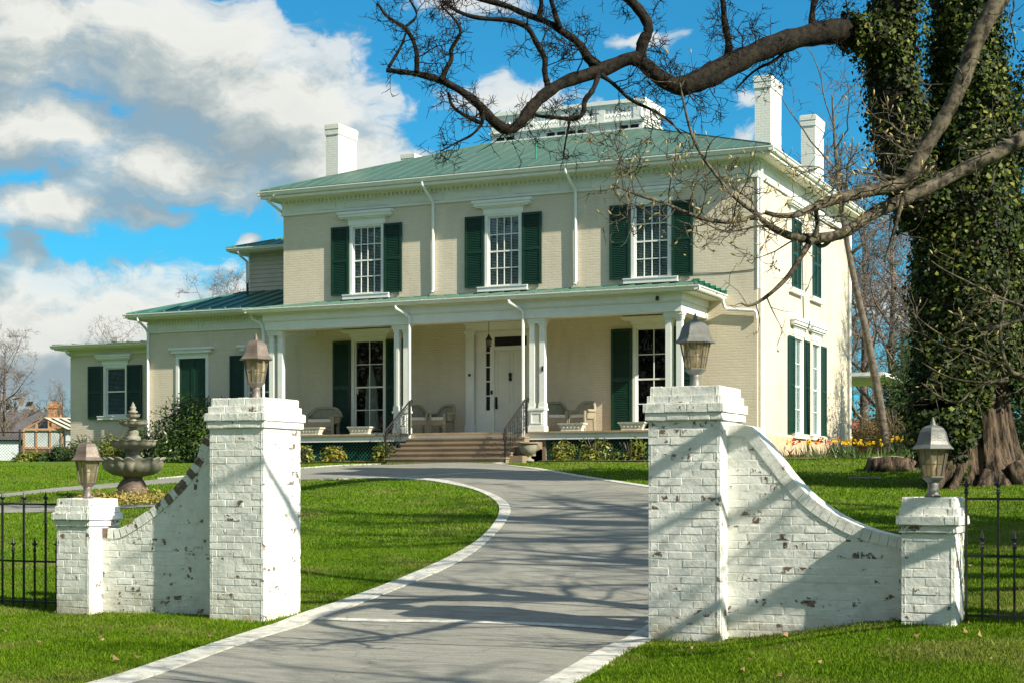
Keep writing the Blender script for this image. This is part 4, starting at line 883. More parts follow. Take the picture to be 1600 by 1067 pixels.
# ================================================================= porch furniture
def wicker_mesh():
    r = {}
    mb = MB(); mb.box(-.27, .27, -.27, .25, .38, .43); mb.box(-.26, .26, -.275, -.25, .29, .38); r['seat'] = mb.mesh('seat', WICK)
    mb = MB(); rows = []; rows2 = []
    N = 28; top = []
    for k in range(N+1):
        a = math.pi*(-.5+0)+2*math.pi*(k/N)*.0
        f = k/N; ang = R(-62+304*f) if False else R(215-250*f)
        c, s_ = math.cos(ang), math.sin(ang); bk = max(0, s_)
        x, y = .30*c*1.12, .27*s_+.0; h = .62+.26*ss(bk, .35, .95); top.append((x*1.12, y*1.12+.03*bk, float(h)))
        rows.append([(x, y, .40), (x*1.05, y*1.05+.02*bk, .40+(h-.40)*.5), (x*1.10, y*1.10+.03*bk, float(h))])
    mb.grid(rows); mb.grid([[(x*1.07, y*1.07, z) for x, y, z in q] for q in rows]); r['backrest'] = mb.mesh('backrest', WICK, True)
    mb = MB(); mb.tube(top, .048, 8); r['arm'] = mb.mesh('arm', WICK, True)
    mb = MB(); mb.box(-.24, .24, -.25, .2, .43, .52); r['cushion'] = mb.mesh('cushion', CUSH)
    for nm, (x, y) in {'leg': (-.27, -.25), 'leg2': (.27, -.25), 'leg3': (-.26, .22), 'leg4': (.26, .22)}.items():
        mb = MB(); mb.tube([(x*1.04, y*1.04, 0), (x, y, .2), (x*1.02, y, .62)], [.03, .036, .045], 6); r[nm] = mb.mesh('leg', WICK)
    mb = MB(); mb.tube([(-.27, -.26, .16), (-.12, -.26, .27), (.12, -.26, .27), (.27, -.26, .16)], .018, 5); r['stretcher'] = mb.mesh('stretcher', WICK)
    return r
WK = wicker_mesh()
def wicker(loc, rz, label, sx=1.):
    t = thing('wicker_chair', loc, label, 'chair', 'wicker seats on the porch', rz); t.scale = (sx, 1, 1)
    for k, me in WK.items(): part_of(me.name.split('.')[0], me, t)
    return t
wicker((-22.55, 41.9, PF), R(38), 'wicker armchair half hidden behind the iron railing, farther from the front door')
wicker((-21.75, 42.1, PF), R(-12), 'wicker armchair with pale cushion standing clear between railing and front door')
wicker((-17.98, 41.95, PF), R(30), 'wicker armchair partly behind the porch column right of the door')
wicker((-17.22, 42.1, PF), R(-14), 'wicker armchair with striped cushion beside the tall green shutter, behind a planter')
wicker((-25.9, 42.0, PF), R(8), 'wide wicker settee at the far end of the porch behind the gate pier', 1.6)
mb = MB(); mb.box(-.42, .42, -.02, .0, .48, .54); 
def planter(x, label):
    t = thing('planter', (x, 40.72, PF), label, 'planter', 'stone planters along the porch edge')
    mb = MB(); b = [(-.29, -.10), (.29, -.10), (.29, .10), (-.29, .10)]; tp = [(-.37, -.14), (.37, -.14), (.37, .14), (-.37, .14)]
    mb.hexa([(x_, y_, .03) for x_, y_ in b]+[(x_, y_, .19) for x_, y_ in tp]); mb.box(-.31, .31, -.115, .115, 0, .032); link('box', mb.mesh('box', PLANT), t)
    mb = MB(); mb.frame(-.39, .39, .188, .225, .012, -.155, .155); mb.box(-.36, .36, -.13, .13, .19, .20); link('rim', mb.mesh('rim', PLANT), t)
    mb = MB()
    for k in range(5): mb.lathe([(.0, -.0), (.035, .004), (.02, .012), (0.001, .016)], 8, (-.22+.11*k, 0, 0))
    me = mb.mesh('ornament', PLANT); o = part_of('ornament', me, t, (0, -.118, .11)); o.rotation_euler = (R(76), 0, 0)
for x, l in ((-25.5, 'stone planter at the far porch end, beside the settee and gate pier'), (-23.78, 'stone planter below the curtained window, left of the iron railings'), (-16.95, 'stone planter in front of the wicker chair with striped cushion'), (-15.15, 'stone planter below the uncurtained window beside the nearer gate pier')): planter(x, l)
t = thing('urn', (-17.80, 39.62, 2.06), 'weathered stone urn at the foot of the porch steps by the downspout', 'urn')
mb = MB(); mb.lathe([(.15, 0), (.15, .05), (.09, .08), (.06, .13), (.11, .18), (.20, .24), (.245, .34), (.25, .44), (.235, .48)], 24); link('body', mb.mesh('body', STONE, True), t)
mb = MB(); mb.lathe([(.23, .475), (.29, .49), (.295, .52), (.26, .53), (.22, .50)], 24); link('rim', mb.mesh('rim', STONE, True), t)
for s in (-1, 1):
    mb = MB(); mb.tube([(s*.24, 0, .30), (s*.31, 0, .33), (s*.32, 0, .42), (s*.27, 0, .46)], .02, 6); link('handle', mb.mesh('handle', STONE), t)
t = thing('porch_lantern', (-20.02, 41.7, 5.46), 'small black lantern hanging from the porch ceiling before the front door', 'lantern')
mb = MB(); mb.lathe([(.07, 0), (.085, .02), (.085, .03), (.02, .035)], 6); link('base', mb.mesh('base', IRON), t)
mb = MB(); mb.lathe([(.065, .03), (.085, .20)], 6); link('glass', mb.mesh('glass', LGLASS), t)
mb = MB(); mb.lathe([(.115, .195), (.11, .21), (.06, .28), (.03, .33), (.02, .36)], 6); link('lamp_top', mb.mesh('lamp_top', IRON), t)
mb = MB(); mb.tube([(0, 0, .35), (0, 0, .86)], .008, 5); link('chain', mb.mesh('chain', IRON), t)
mb = MB()
for k in range(6): a = 2*math.pi*k/6; mb.tube([(.068*math.cos(a), .068*math.sin(a), .02), (.087*math.cos(a), .087*math.sin(a), .2)], .007, 4)
link('frame', mb.mesh('frame', IRON), t)
def railing(x, label, side):
    t = thing('iron_railing', (x, 39.75, 2.02), label, 'railing', 'iron railings beside the porch steps'); o = ORG[t.name]
    Y0, Y1, Z0, Z1 = 38.98, 40.42, 2.96, 3.86
    lerp = lambda f: (x, Y0+(Y1-Y0)*f, Z0+(Z1-Z0)*f)
    mb = MB(); mb.tube([(x, Y0+.03, Z0-.36), (x, Y0-.06, Z0-.30), (x, Y0-.09, Z0-.14), (x, Y0-.02, Z0-.01), lerp(.05), lerp(.5), lerp(1), (x, Y1+.08, Z1+.03), (x, Y1+.13, Z1-.03), (x, Y1+.10, Z1-.1)], .024, 8)
    mb.build('handrail', simple('rusty_rail', (.030, .021, .017), .5, .3, 10, metal=.3), t)
    for y, z0, z1 in ((Y0, 1.98, Z0-.01), (Y1, PF-.05, Z1)):
        mb = MB(); mb.box(x-.018, x+.018, y-.018, y+.018, z0, z1); mb.build('post', IRON, t)
    mb = MB(); n = 12
    for z in (-.78, -.42, -.10): mb.tube([(x, Y0, Z0+z), (x, Y1, Z1+z)], .011, 4)
    for k in range(1, n):
        p = lerp(k/n); mb.tube([p, (p[0], p[1], p[2]-.78)], .008, 4)
        if k % 2:
            for q in (-.20, -.30, -.52, -.62, -.70):
                mb.tube([(x, p[1]+.042*math.cos(a), p[2]+q+.042*math.sin(a)) for a in np.linspace(0, 5.6, 9)], .007, 4)
    mb.build('grille', IRON, t)
railing(-21.95, 'iron railing with scrolls on the far side of the porch steps, nearer the wicker chairs', 0)
railing(-18.22, 'iron railing with scrolls on the side of the porch steps next to the urn', 1)

# ================================================================= fountain
FX, FY = -22.22, 28.1; FZ = float(ter(FX, FY))
t = thing('fountain', (FX, FY, FZ), 'tiered stone fountain with scalloped bowls standing on the lawn', 'fountain')
mb = MB(); mb.lathe([(.36, 0), (.38, .05), (.36, .10), (.345, .2), (.27, .34), (.20, .42), (.22, .46), (.32, .49)], 28, wave=lambda r, z, a: (r*(1+.05*math.cos(a*5)*(1 if z < .4 else .2)), z)); link('pedestal', mb.mesh('pedestal', STONED, True), t)
def bowl(r, z0, h, name, nl, flute=.03):
    pr = [(r*.30, 0), (r*.62, h*.10), (r*.86, h*.36), (r*.95, h*.66), (r*.93, h*.86), (r*1.0, h*.94), (r*1.01, h), (r*.93, h*1.0), (r*.80, h*.82), (r*.3, h*.6), (.03, h*.58)]
    def wv(rr, z, a):
        k = abs(math.cos(a*nl/2)); top = 1 if z > h*.85 and rr > r*.7 else 0
        return rr*(1+flute*(k-.5)*(1.4 if top else 1)), z+z0+(k-.5)*h*.16*top
    mb = MB(); mb.lathe(pr, nl*6, wave=wv); link(name, mb.mesh(name, STONE, True), t)
bowl(.68, .46, .40, 'bowl', 18, .06)
mb = MB(); mb.lathe([(.20, .78), (.24, .84), (.17, .88), (.15, 1.05), (.19, 1.12), (.17, 1.16)], 20); link('stem', mb.mesh('stem', STONE, True), t)
bowl(.52, 1.06, .20, 'bowl', 14, .08)
mb = MB(); mb.lathe([(.13, 1.2), (.17, 1.28), (.17, 1.33), (.11, 1.38), (.13, 1.42), (.12, 1.46), (.08, 1.52), (.10, 1.56), (.07, 1.60)], 20); link('stem', mb.mesh('stem', STONE, True), t)
bowl(.31, 1.56, .13, 'bowl', 12, .08)
mb = MB(); mb.lathe([(.08, 1.65), (.11, 1.69), (.06, 1.73), (.06, 1.76)], 16); link('stem', mb.mesh('stem', STONE, True), t)
bowl(.155, 1.75, .085, 'bowl', 10, .06)
mb = MB(); mb.lathe([(.05, 1.82), (.07, 1.86), (.11, 1.88), (.10, 1.91), (.05, 1.93), (.07, 1.97), (.065, 2.0), (.035, 2.03), (.045, 2.05), (.02, 2.08), (.002, 2.12)], 16); link('finial', mb.mesh('finial', STONE, True), t)

# ================================================================= leaves, grass, shrubs
rng = np.random.default_rng(7)
def inside(P, poly):
    x, y = P[:, 0], P[:, 1]; r = np.zeros(len(P), bool); j = len(poly)-1
    for i in range(len(poly)):
        xi, yi = poly[i]; xj, yj = poly[j]
        if yi != yj: r ^= ((yi > y) != (yj > y)) & (x < (xj-xi)*(y-yi)/(yj-yi)+xi)
        j = i
    return r
def clump_noise(x, y):
    return (np.sin(x*1.9+np.sin(y*1.3)*1.7)+np.sin(y*2.3+np.sin(x*1.1)*1.9)+np.sin((x+y)*4.1)*.6+np.sin(x*5.3-y*3.7)*.5)/3.1
def grass(n, d0, d1, hmul, wmul):
    d = d0*(d1/d0)**rng.random(n); l = rng.uniform(-.46, .46, n)*d
    c, s = math.cos(PSI), math.sin(PSI); X = l*c-d*s; Y = l*s+d*c; P = np.stack([X, Y], 1); ok = np.ones(n, bool)
    PJ = P+rng.normal(0, .022, P.shape)                     # blades creep unevenly over the kerbs
    for q in STRIPS: ok &= ~inside(PJ, q)
    for x0, x1, y0, y1 in ((-10.16, -9.42, 14.1, 14.86), (-12.26, -11.76, 14.1, 14.64), (-11.8, -10.1, 14.33, 14.65), (-5.13, -4.38, 14.13, 14.9), (-2.75, -2.24, 14.13, 14.67), (-4.4, -2.7, 14.36, 14.68), (-38, -11.8, 38.9, 60)):
        ok &= ~((X > x0) & (X < x1) & (Y > y0) & (Y < y1))
    ok &= ((X-FX-.9)/2.2)**2+((Y-FY+1.2)/1.5)**2 > 1
    X, Y, d = X[ok], Y[ok], d[ok]; n = len(X); Z = ter(X, Y); q = clump_noise(X, Y)
    h = hmul*(.035+.035*rng.random(n)+.012*q)*(1+.9*(rng.random(n) > .97)); w = wmul*(.004+.003*rng.random(n))*(d/14)**.85
    a = rng.uniform(0, 6.283, n); la = rng.uniform(0, 6.283, n); ln = h*rng.uniform(.15, .75, n)
    V = np.empty((n, 4, 3)); dx, dy = np.cos(a)*w, np.sin(a)*w; ox, oy = np.cos(la)*ln, np.sin(la)*ln
    V[:, 0] = np.stack([X-dx, Y-dy, Z-.005], 1); V[:, 1] = np.stack([X+dx, Y+dy, Z-.005], 1)
    V[:, 2] = np.stack([X+dx*.6+ox*.45, Y+dy*.6+oy*.45, Z+h*.65], 1); V[:, 3] = np.stack([X+ox, Y+oy, Z+h], 1)
    F = np.stack([np.arange(n)*4, np.arange(n)*4+1, np.arange(n)*4+2, np.arange(n)*4+3], 1)
    return fast_mesh('grass', V.reshape(-1, 3), F, GRASS)
tag(link('grass', grass(760000, 10.6, 24, .50, .62)), kind='stuff')
tag(link('grass', grass(330000, 24, 58, .62, 1.05)), kind='stuff')
n = 170; d = rng.uniform(11.3, 19, n); l = rng.uniform(-.35, .40, n)*d; C = np.stack([l*math.cos(PSI)-d*math.sin(PSI), l*math.sin(PSI)+d*math.cos(PSI), 0*d], 1)
keep = np.ones(n, bool)
for q in STRIPS: keep &= ~inside(C[:, :2], q)
C = C[keep]; C[:, 2] = ter(C[:, 0], C[:, 1])+.05
tag(link('dead_leaves', leaf_mesh('dead_leaves', C, np.tile((0, -.3, 1.), (len(C), 1)), (.03+.05*rng.random(len(C))), DEADL, rng, .6, .3)), kind='stuff')

def blob_points(n, r, rng, k=14, shell=.55, sd=0):
    """points on a lumpy crown made of k overlapping lobes"""
    rr = np.random.default_rng(sd); L = rr.normal(0, 1, (k, 3)); L /= np.linalg.norm(L, axis=1)[:, None]; L *= rr.uniform(.25, .72, (k, 1)); L[:, 2] = np.abs(L[:, 2])*.9
    s = rr.uniform(.28, .48, k); i = rng.integers(0, k, n); v = rng.normal(0, 1, (n, 3)); v /= np.linalg.norm(v, axis=1)[:, None]
    p = L[i]+v*(s[i]*rng.uniform(shell, 1.05, n))[:, None]; m = p[:, 2] > 0
    return p[m]*np.array(r), v[m]
def shrub(loc, r, n, leaf, mat, label, cat, group=None, sd=0, k=14, aspect=.42, name='shrub', stems=7):
    t = thing(name, loc, label, cat, group); g = np.random.default_rng(sd+100)
    p, v = blob_points(n, r, g, k, .5, sd); me = leaf_mesh('foliage', p, v+np.array((0, 0, .35)), leaf, mat, g, aspect, .08); link('foliage', me, t)
    mb = MB(); q = random.Random(sd)
    for _ in range(stems):
        a = q.uniform(0, 6.28); f = q.uniform(.3, .8); mb.tube([(0, 0, -.05), (math.cos(a)*r[0]*f*.4, math.sin(a)*r[1]*f*.4, r[2]*.4), (math.cos(a)*r[0]*f*.8, math.sin(a)*r[1]*f*.8, r[2]*.75)], [.022, .016, .008], 4)
    link('stem', mb.mesh('stem', BARKT), t); return t
g0 = 'shrubs along the porch lattice'
for x, l, rr, sd in ((-25.45, 'yellow green shrub below the lattice next to the gate pier', (.55, .4, .75), 1), (-24.35, 'yellow green shrub under the planter below the curtained window', (.55, .4, .68), 2), (-22.65, 'yellow green shrub at the foot of the far iron railing', (.55, .4, .72), 3),
                     (-17.05, 'low glossy shrub between the urn and the next shrub', (.55, .42, .70), 4), (-16.05, 'biggest yellow shrub in the middle of the lattice run', (.68, .45, .86), 5), (-15.0, 'dark leaved spreading shrub close to the nearer gate pier', (.66, .45, .72), 6), (-14.0, 'yellow shrub half hidden behind the nearer gate pier', (.5, .42, .7), 7)):
    shrub((x, 40.15, float(ter(x, 40.15))-.02), rr, 900, .13, YELSH, l, 'shrub', g0, sd, 12, .38)
shrub((-30.7, 42.0, 2.1), (2.6, 1.5, 2.9), 22000, .13, RHODO, 'large dark rhododendron bush in front of the left wing', 'bush', None, 21, 22, .36, 'rhododendron', 12)
for (x, y, r, l, sd, m_) in ((-33.3, 42.6, (.95, .8, 1.45), 'mid green bush under the wing downspout beside the rhododendron', 22, RHODO), (-34.7, 43.0, (.9, .7, 1.45), 'yellowish azalea bush below the end wing window', 23, YELSH), (-36.3, 43.4, (1.0, .7, 1.25), 'dark bush under the wing window shutter', 24, RHODO), (-37.9, 43.6, (.8, .6, .75), 'low dark bush at the end wing corner', 25, EVERG), (-39.2, 43.6, (1.0, .6, .5), 'low yellowish shrub at the lawn edge near the chain link fence', 26, YELSH)):
    shrub((x, y, float(ter(x, y))-.03), r, 3600, .11, m_, l, 'bush', 'bushes along the left wings', sd, 14, .40)
p, v = blob_points(2600, (1.75, 1.3, .42), rng, 26, .5, 31); tag(link('groundcover', leaf_mesh('groundcover', p*[1.1, 1., 1.]+[FX+.9, FY-1.1, FZ-.14], v+[0, 0, .3], .10, SEDUM, rng, .3), None), kind='stuff')

# ================================================================= flowers, stump
def mat_soil():
    m, t, out = new_mat('bed_soil'); p = pos(t); n = t.noise(p, 9, 7, .7)
    pbr(t, out, t.ramp(n, [(.3, (.06, .042, .025)), (.55, (.15, .11, .065)), (.75, (.25, .20, .12))]), .95, n, 1., .04, spec=.1); return m
SOIL = mat_soil()
strip('flower_bed', [(-12.2, 41.2), (-11, 40.6), (-9.6, 39.8), (-8.4, 40.2), (-7.2, 41.0), (-5.6, 40.9)], [(-12.2, 43.6), (-11, 43.3), (-9.6, 42.6), (-8.4, 42.6), (-7.2, 43.0), (-5.6, 42.6)], 40, 8, .03, SOIL)
strip('flower_bed', [(PX0-.3, 39.75), (-25, 39.6), (-23.4, 39.7), (-22.2, 39.6)], [(PX0-.3, 40.6), (-25, 40.6), (-23.4, 40.6), (-22.2, 40.6)], 20, 3, .03, SOIL); strip('flower_bed', [(-17.6, 39.7), (-16, 39.5), (-14.8, 39.6), (-13.2, 39.7)], [(-17.6, 40.6), (-16, 40.6), (-14.8, 40.6), (-13.2, 40.6)], 20, 3, .03, SOIL)
def flowers(loc, r, nb, nf, mat, label, sd):
    t = thing('flower_clump', loc, label, 'flowers', 'spring flowers along the right bed'); g = np.random.default_rng(sd)
    n = nb; X = g.normal(0, r, n); Y = g.normal(0, r*.6, n); h = g.uniform(.12, .40, n); a = g.uniform(0, 6.28, n); V = np.empty((n, 4, 3)); lx, ly = g.normal(0, .09, n), g.normal(0, .09, n)
    V[:, 0] = np.stack([X-.014*np.cos(a), Y-.014*np.sin(a), 0*X], 1); V[:, 1] = np.stack([X+.014*np.cos(a), Y+.014*np.sin(a), 0*X], 1); V[:, 2] = np.stack([X+.010*np.cos(a)+lx*.5, Y+.010*np.sin(a)+ly*.5, h*.65], 1); V[:, 3] = np.stack([X+lx, Y+ly, h], 1)
    link('leaves', fast_mesh('leaves', V.reshape(-1, 3), np.arange(n*4).reshape(n, 4), RHODO), t)
    C = []; N = []
    for _ in range(nf):
        c = np.array((g.normal(0, r), g.normal(0, r*.6), g.uniform(.36, .52)))
        for k in range(7): N.append(g.normal(0, 1, 3)); C.append(c+g.normal(0, .022, 3))
    link('blooms', leaf_mesh('blooms', np.array(C), np.array(N), .07, mat, g, .8), t)
for (x, y), r, nb, nf, m_, l, sd in (((-9.15, 40.5), .40, 120, 22, YFLOW, 'thick clump of yellow daffodils nearest the house corner', 1), ((-10.75, 41.7), .42, 70, 8, RFLOW, 'red tulips growing against the side wall foundation', 2), ((-10.0, 41.3), .35, 50, 5, YFLOW, 'sparse yellow flowers between the red tulips and the daffodil clump', 3),
                                     ((-7.9, 42.3), .8, 170, 24, YFLOW, 'long drift of yellow daffodils behind the tree stump', 4), ((-3.4, 37.6), .5, 170, 24, YFLOW, 'yellow daffodils seen past the bark trunk of the big tree', 5), ((-9.9, 41.9), .3, 40, 4, RFLOW, 'few reddish orange tulips beside the thick daffodil clump', 6)):
    flowers((x, y, float(ter(x, y))), r, nb, nf, m_, l, sd)
mb = MB(); p = []
SX, SY = -6.95, 35.4; SZ = float(ter(SX, SY))
t = thing('tree_stump', (SX, SY, SZ), 'low wide sawn tree stump on the lawn behind the small lantern', 'stump')
mb = MB(); mb.lathe([(.74, -.06), (.66, .08), (.60, .26)], 40, wave=lambda r, z, a: (r*(1+.06*math.sin(a*5)+.04*math.sin(a*11+1)), z+.03*math.sin(a*3))); link('bark', mb.mesh('bark', BARK, True), t)
mb = MB(); mb.lathe([(.60, .255), (.45, .275), (.2, .27), (.001, .28)], 40, wave=lambda r, z, a: (r*(1+.06*math.sin(a*5)+.04*math.sin(a*11+1)), z+.03*math.sin(a*3)*r/.6)); link('cut_face', mb.mesh('cut_face', simple('sawn_wood', (.42, .36, .27), .8, .2, 9, stretch=(1, 1, 1)), True), t)
mb = MB(); mb.box(-.5, .2, -.05, .05, 0, .04); o = link('fallen_plank', mb.mesh('fallen_plank', simple('grey_wood', (.34, .31, .26), .8)), None); o.location = (-7.0, 33.1, float(ter(-7, 33.1))+.01); o.rotation_euler = (0, 0, R(-18)); tag(o, 'weathered piece of wood lying on the lawn in front of the stump', 'wood')

# ================================================================= trees
def wander(p, d, L, rng_, n=5, wob=.22, lift=0.):
    pts = [Vector(p)]; d = Vector(d).normalized()
    for _ in range(n):
        d = (d+Vector((rng_.gauss(0, wob), rng_.gauss(0, wob), rng_.gauss(0, wob)+lift))).normalized(); pts.append(pts[-1]+d*(L/n))
    return pts
class Tree:
    def __init__(s, seed): s.r = random.Random(seed); s.b = MB(); s.t = MB(); s.tips = []
    def limb(s, pts, r0, r1, n=8, mb=None, knob=.06):
        k = len(pts); rad = [(r0+(r1-r0)*i/(k-1))*(1+s.r.uniform(-knob, knob)) for i in range(k)]
        (mb or s.b).tube(pts, rad, n); return rad
    def sprout(s, pts, rad, level, dens, Ls, flat=1., lift=.02, bias=(0, 0, 0), start=.15, minr=.004):
        """side shoots along a limb, each with its own shoots"""
        r = s.r; L = sum((b-a).length for a, b in zip(pts, pts[1:])); n = max(1, int(dens*L+r.random()))
        for _ in range(n):
            f = start+(1-start)*r.random(); i = min(len(pts)-2, int(f*(len(pts)-1))); w = f*(len(pts)-1)-i
            p = pts[i].lerp(pts[i+1], w); d = (pts[i+1]-pts[i]).normalized(); R0 = rad[i]
            v = Vector((r.gauss(0, 1), r.gauss(0, 1)*flat, r.gauss(0, 1))); v = (v-d*v.dot(d)).normalized(); dd = d*r.uniform(.2, .9)+v+Vector(bias)
            ln = Ls[level]*r.uniform(.45, 1.25)*(1-.45*f); rr = max(minr, min(R0*.55, ln*.014+minr*.6)); nn = 6 if ln > .5 else 4
            q = wander(p, dd, ln, r, nn, .26, lift); r1 = max(minr*.5, rr*.28)
            qr = [rr+(r1-rr)*k/nn for k in range(nn+1)]; s.t.tube(q, qr, 5 if rr > .02 else 3, False)
            if level+1 < len(Ls): s.sprout(q, qr, level+1, dens*1.75, Ls, flat, lift, (0, 0, 0), .2, minr)
            else: s.tips.append((q[-1], (q[-1]-q[-2]).normalized()))
def smooth_pts(pts, k=2):
    P = [Vector(p) for p in pts]
    for _ in range(k):
        Q = [P[0]]
        for a, b in zip(P, P[1:]): Q += [a.lerp(b, .25), a.lerp(b, .75)]
        P = Q+[P[-1]]
    return P
def px_limb(L, d):                                         # (u, v, half width in photo pixels[, distance]) -> points and radii
    pts = [pt(q[0], q[1], q[3] if len(q) > 3 else d) for q in L]; rad = [q[2]*(q[3] if len(q) > 3 else d)/FPX for q in L]
    n = len(pts); P = smooth_pts(pts); x = np.linspace(0, n-1, len(P)); return P, [float(v) for v in np.interp(x, range(n), rad)]
def rough_tube(mb, P, rad, n, seed, amp=.08):
    q = random.Random(seed); mb.tube(P, [r*(1+q.uniform(-amp, amp)) for r in rad], n)

# --- the great ivy covered tree
D = 31.0
base = pt(1535, 772, D); BZ_ = float(ter(base.x, base.y)); t = thing('ivy_tree', (base.x, base.y, BZ_), 'huge old tree wrapped in dark ivy with rugged bark at its foot', 'tree')
mb = MB(); q = random.Random(3); tk = Vector((base.x, base.y, BZ_-.15)); prof = []
top = pt(1508, -190, D+.6)
N = 120; rows = []
for i in range(N+1):
    f = i/N; z = -.15+(top.z-BZ_+.15)*f; h = z
    cx = (pt(1540, 772, D).x-pt(1535, 772, D).x)*(1-float(ss(h, .8, 3.4)))+ (top.x-base.x)*f; cy = (top.y-base.y)*f
    rr = .36+.20*math.exp(-max(0, h)/.3)+.36*math.exp(-max(0, h)/1.3)+.18*f+.40*float(ss(h, 2.2, 3.4)*(1-ss(h, 5.4, 7.2)))
    row = []
    for k in range(181):
        a = 2*math.pi*k/180; ph = a*34+1.6*math.sin(h*2.1+a*5)+1.1*math.sin(h*5.3+a*11); brk = .5+.5*math.sin(h*7+a*13+2*math.sin(a*29)); lob = 1+.10*math.exp(-max(0, h)/.9)*math.sin(a*6+1)+.04*math.sin(a*9+h*.7)+.035*math.sin(a*17+h*1.3)+.05*(abs(math.sin(ph*.5))**.6-.6)*(.55+.45*brk)
        row.append((base.x+cx+rr*lob*math.cos(a), base.y+cy+rr*lob*math.sin(a), BZ_+z))
    rows.append(row)
mb.grid(rows); mb.build('trunk', BARK, t, True)
for (pts, r0) in (([(1500, 700), (1475, 745), (1448, 775)], .16), ([(1510, 690), (1500, 740), (1480, 778)], .13), ([(1580, 730), (1605, 762), (1640, 782)], .22), ([(1545, 740), (1530, 770), (1520, 790)], .15)):
    mb = MB(); P = smooth_pts([pt(u, v, D-.75-.25*i) for i, (u, v) in enumerate(pts)]); P[-1].z = float(ter(P[-1].x, P[-1].y))-.05; rough_tube(mb, P, list(np.linspace(r0, r0*.5, len(P))), 8, 5, .1); mb.build('root', BARK, t, True)
LP, LR = px_limb([(1450, 345, 44), (1425, 285, 44), (1408, 215, 42), (1396, 150, 40), (1390, 90, 38), (1396, 30, 34), (1402, -40, 32), (1405, -140, 28)], D-.3)
mb = MB(); rough_tube(mb, LP, LR, 14, 8, .06); mb.build('limb', BARKD, t, True)
tr = Tree(11)
def limb(L, d, n=9, up=None):
    P, rad = px_limb(L, d); rough_tube(tr.b, P, rad, n, len(L), .13); return P, rad
A = [limb([(1392, 72, 27, 30.6), (1345, 48, 25, 30.2), (1290, 50, 21, 29.8), (1235, 62, 18, 29.4), (1190, 78, 17, 29.0), (1140, 102, 18, 28.7), (1095, 126, 18, 28.4), (1058, 138, 15, 28.2), (1030, 122, 12, 28.0), (1002, 96, 12, 27.9), (985, 90, 11, 27.8), (955, 104, 11.5, 27.8), (924, 116, 10.5, 27.6), (880, 128, 9.5, 27.4), (850, 148, 9, 27.2), (827, 172, 9, 27.0), (812, 196, 8.5, 26.9), (792, 205, 8, 26.8), (772, 192, 7.5, 26.7), (745, 160, 6.5, 26.6), (705, 132, 5.5, 26.5), (662, 117, 4.5, 26.4), (604, 110, 3.5, 26.2)], 28, 10),
     limb([(1000, 92, 10, 27.9), (1003, 68, 10), (1016, 45, 8), (1004, 22, 8), (984, 0, 8), (960, -30, 7)], 27.9),
     limb([(932, 104, 9, 27.7), (918, 92, 8), (906, 68, 6.5), (876, 48, 5.5), (850, 32, 5), (822, 24, 4.5), (790, 8, 4.5), (750, 0, 4), (720, -12, 3.5)], 27.6),
     limb([(875, 44, 5, 27.5), (862, 8, 3.8), (858, -20, 3)], 27.5), limb([(840, 32, 5, 27.5), (848, 6, 3.8), (838, -20, 3)], 27.5),
     limb([(856, 134, 6, 27.3), (850, 112, 4.5), (853, 92, 4.5), (838, 68, 4.5), (826, 42, 4.5), (796, 31, 4), (752, 30, 3.5), (720, 22, 3), (690, 2, 2.5)], 27.3),
     limb([(690, 126, 5, 26.4), (697, 108, 4.5), (707, 92, 4), (703, 78, 3.5), (722, 52, 2.5), (714, 34, 2), (690, 10, 1.5)], 26.4),
     limb([(651, 113, 4, 26.3), (652, 76, 3.5), (634, 42, 3), (607, 30, 2.5), (590, 6, 2)], 26.3), limb([(634, 42, 2.5, 26.3), (655, 25, 2), (640, 0, 1.6)], 26.3),
     limb([(607, 106, 3, 26.2), (628, 72, 2.2), (634, 52, 1.6)], 26.2),
     limb([(935, 118, 5, 27.5), (927, 142, 4), (912, 158, 4.5), (913, 176, 4), (902, 188, 3.5), (866, 184, 3), (838, 182, 2.4), (826, 170, 1.8)], 27.3),
     limb([(940, 118, 4.5, 27.5), (962, 134, 3.2), (985, 158, 2.6), (1020, 172, 2.2), (1045, 188, 1.6), (1065, 210, 1.2)], 27.4),
     limb([(753, 174, 5, 26.6), (756, 196, 4), (728, 182, 3), (706, 168, 2.6), (700, 145, 2)], 26.6), limb([(752, 196, 3, 26.6), (738, 212, 2), (716, 222, 1.6), (690, 236, 1)], 26.5),
     limb([(890, 190, 2.2, 27.2), (884, 220, 1.6), (880, 245, 1.1)], 27.2),
     limb([(1137, 100, 8, 28.8), (1140, 70, 6), (1132, 40, 5), (1130, 0, 4.5), (1120, -40, 4)], 28.8), limb([(1270, 50, 7, 29.8), (1268, 20, 5), (1278, -20, 4)], 29.8),
     limb([(1240, 60, 4, 29.4), (1215, 95, 2.6), (1180, 108, 2), (1150, 140, 1.4)], 29.3)]
tr.b.build('limb', BARKD, t, True)
for i, (P, rad) in enumerate(A):
    if i == 0:
        k = int(len(P)*.42); tr.sprout(P[k:], rad[k:], 0, 3.0, [1.1, .5, .28], 1, .01, (0, 0, -.1), .05, .0075); tr.sprout(P[:k], rad[:k], 0, 4.2, [1.1, .55, .3], 1, .0, (0, 0, .2), .1, .0075)
    else: tr.sprout(P, rad, 0, 5.8, [.75, .42, .26], 1, .01, (0, 0, 0), .15, .0065)
tr.t.build('twigs', BARKD, t)
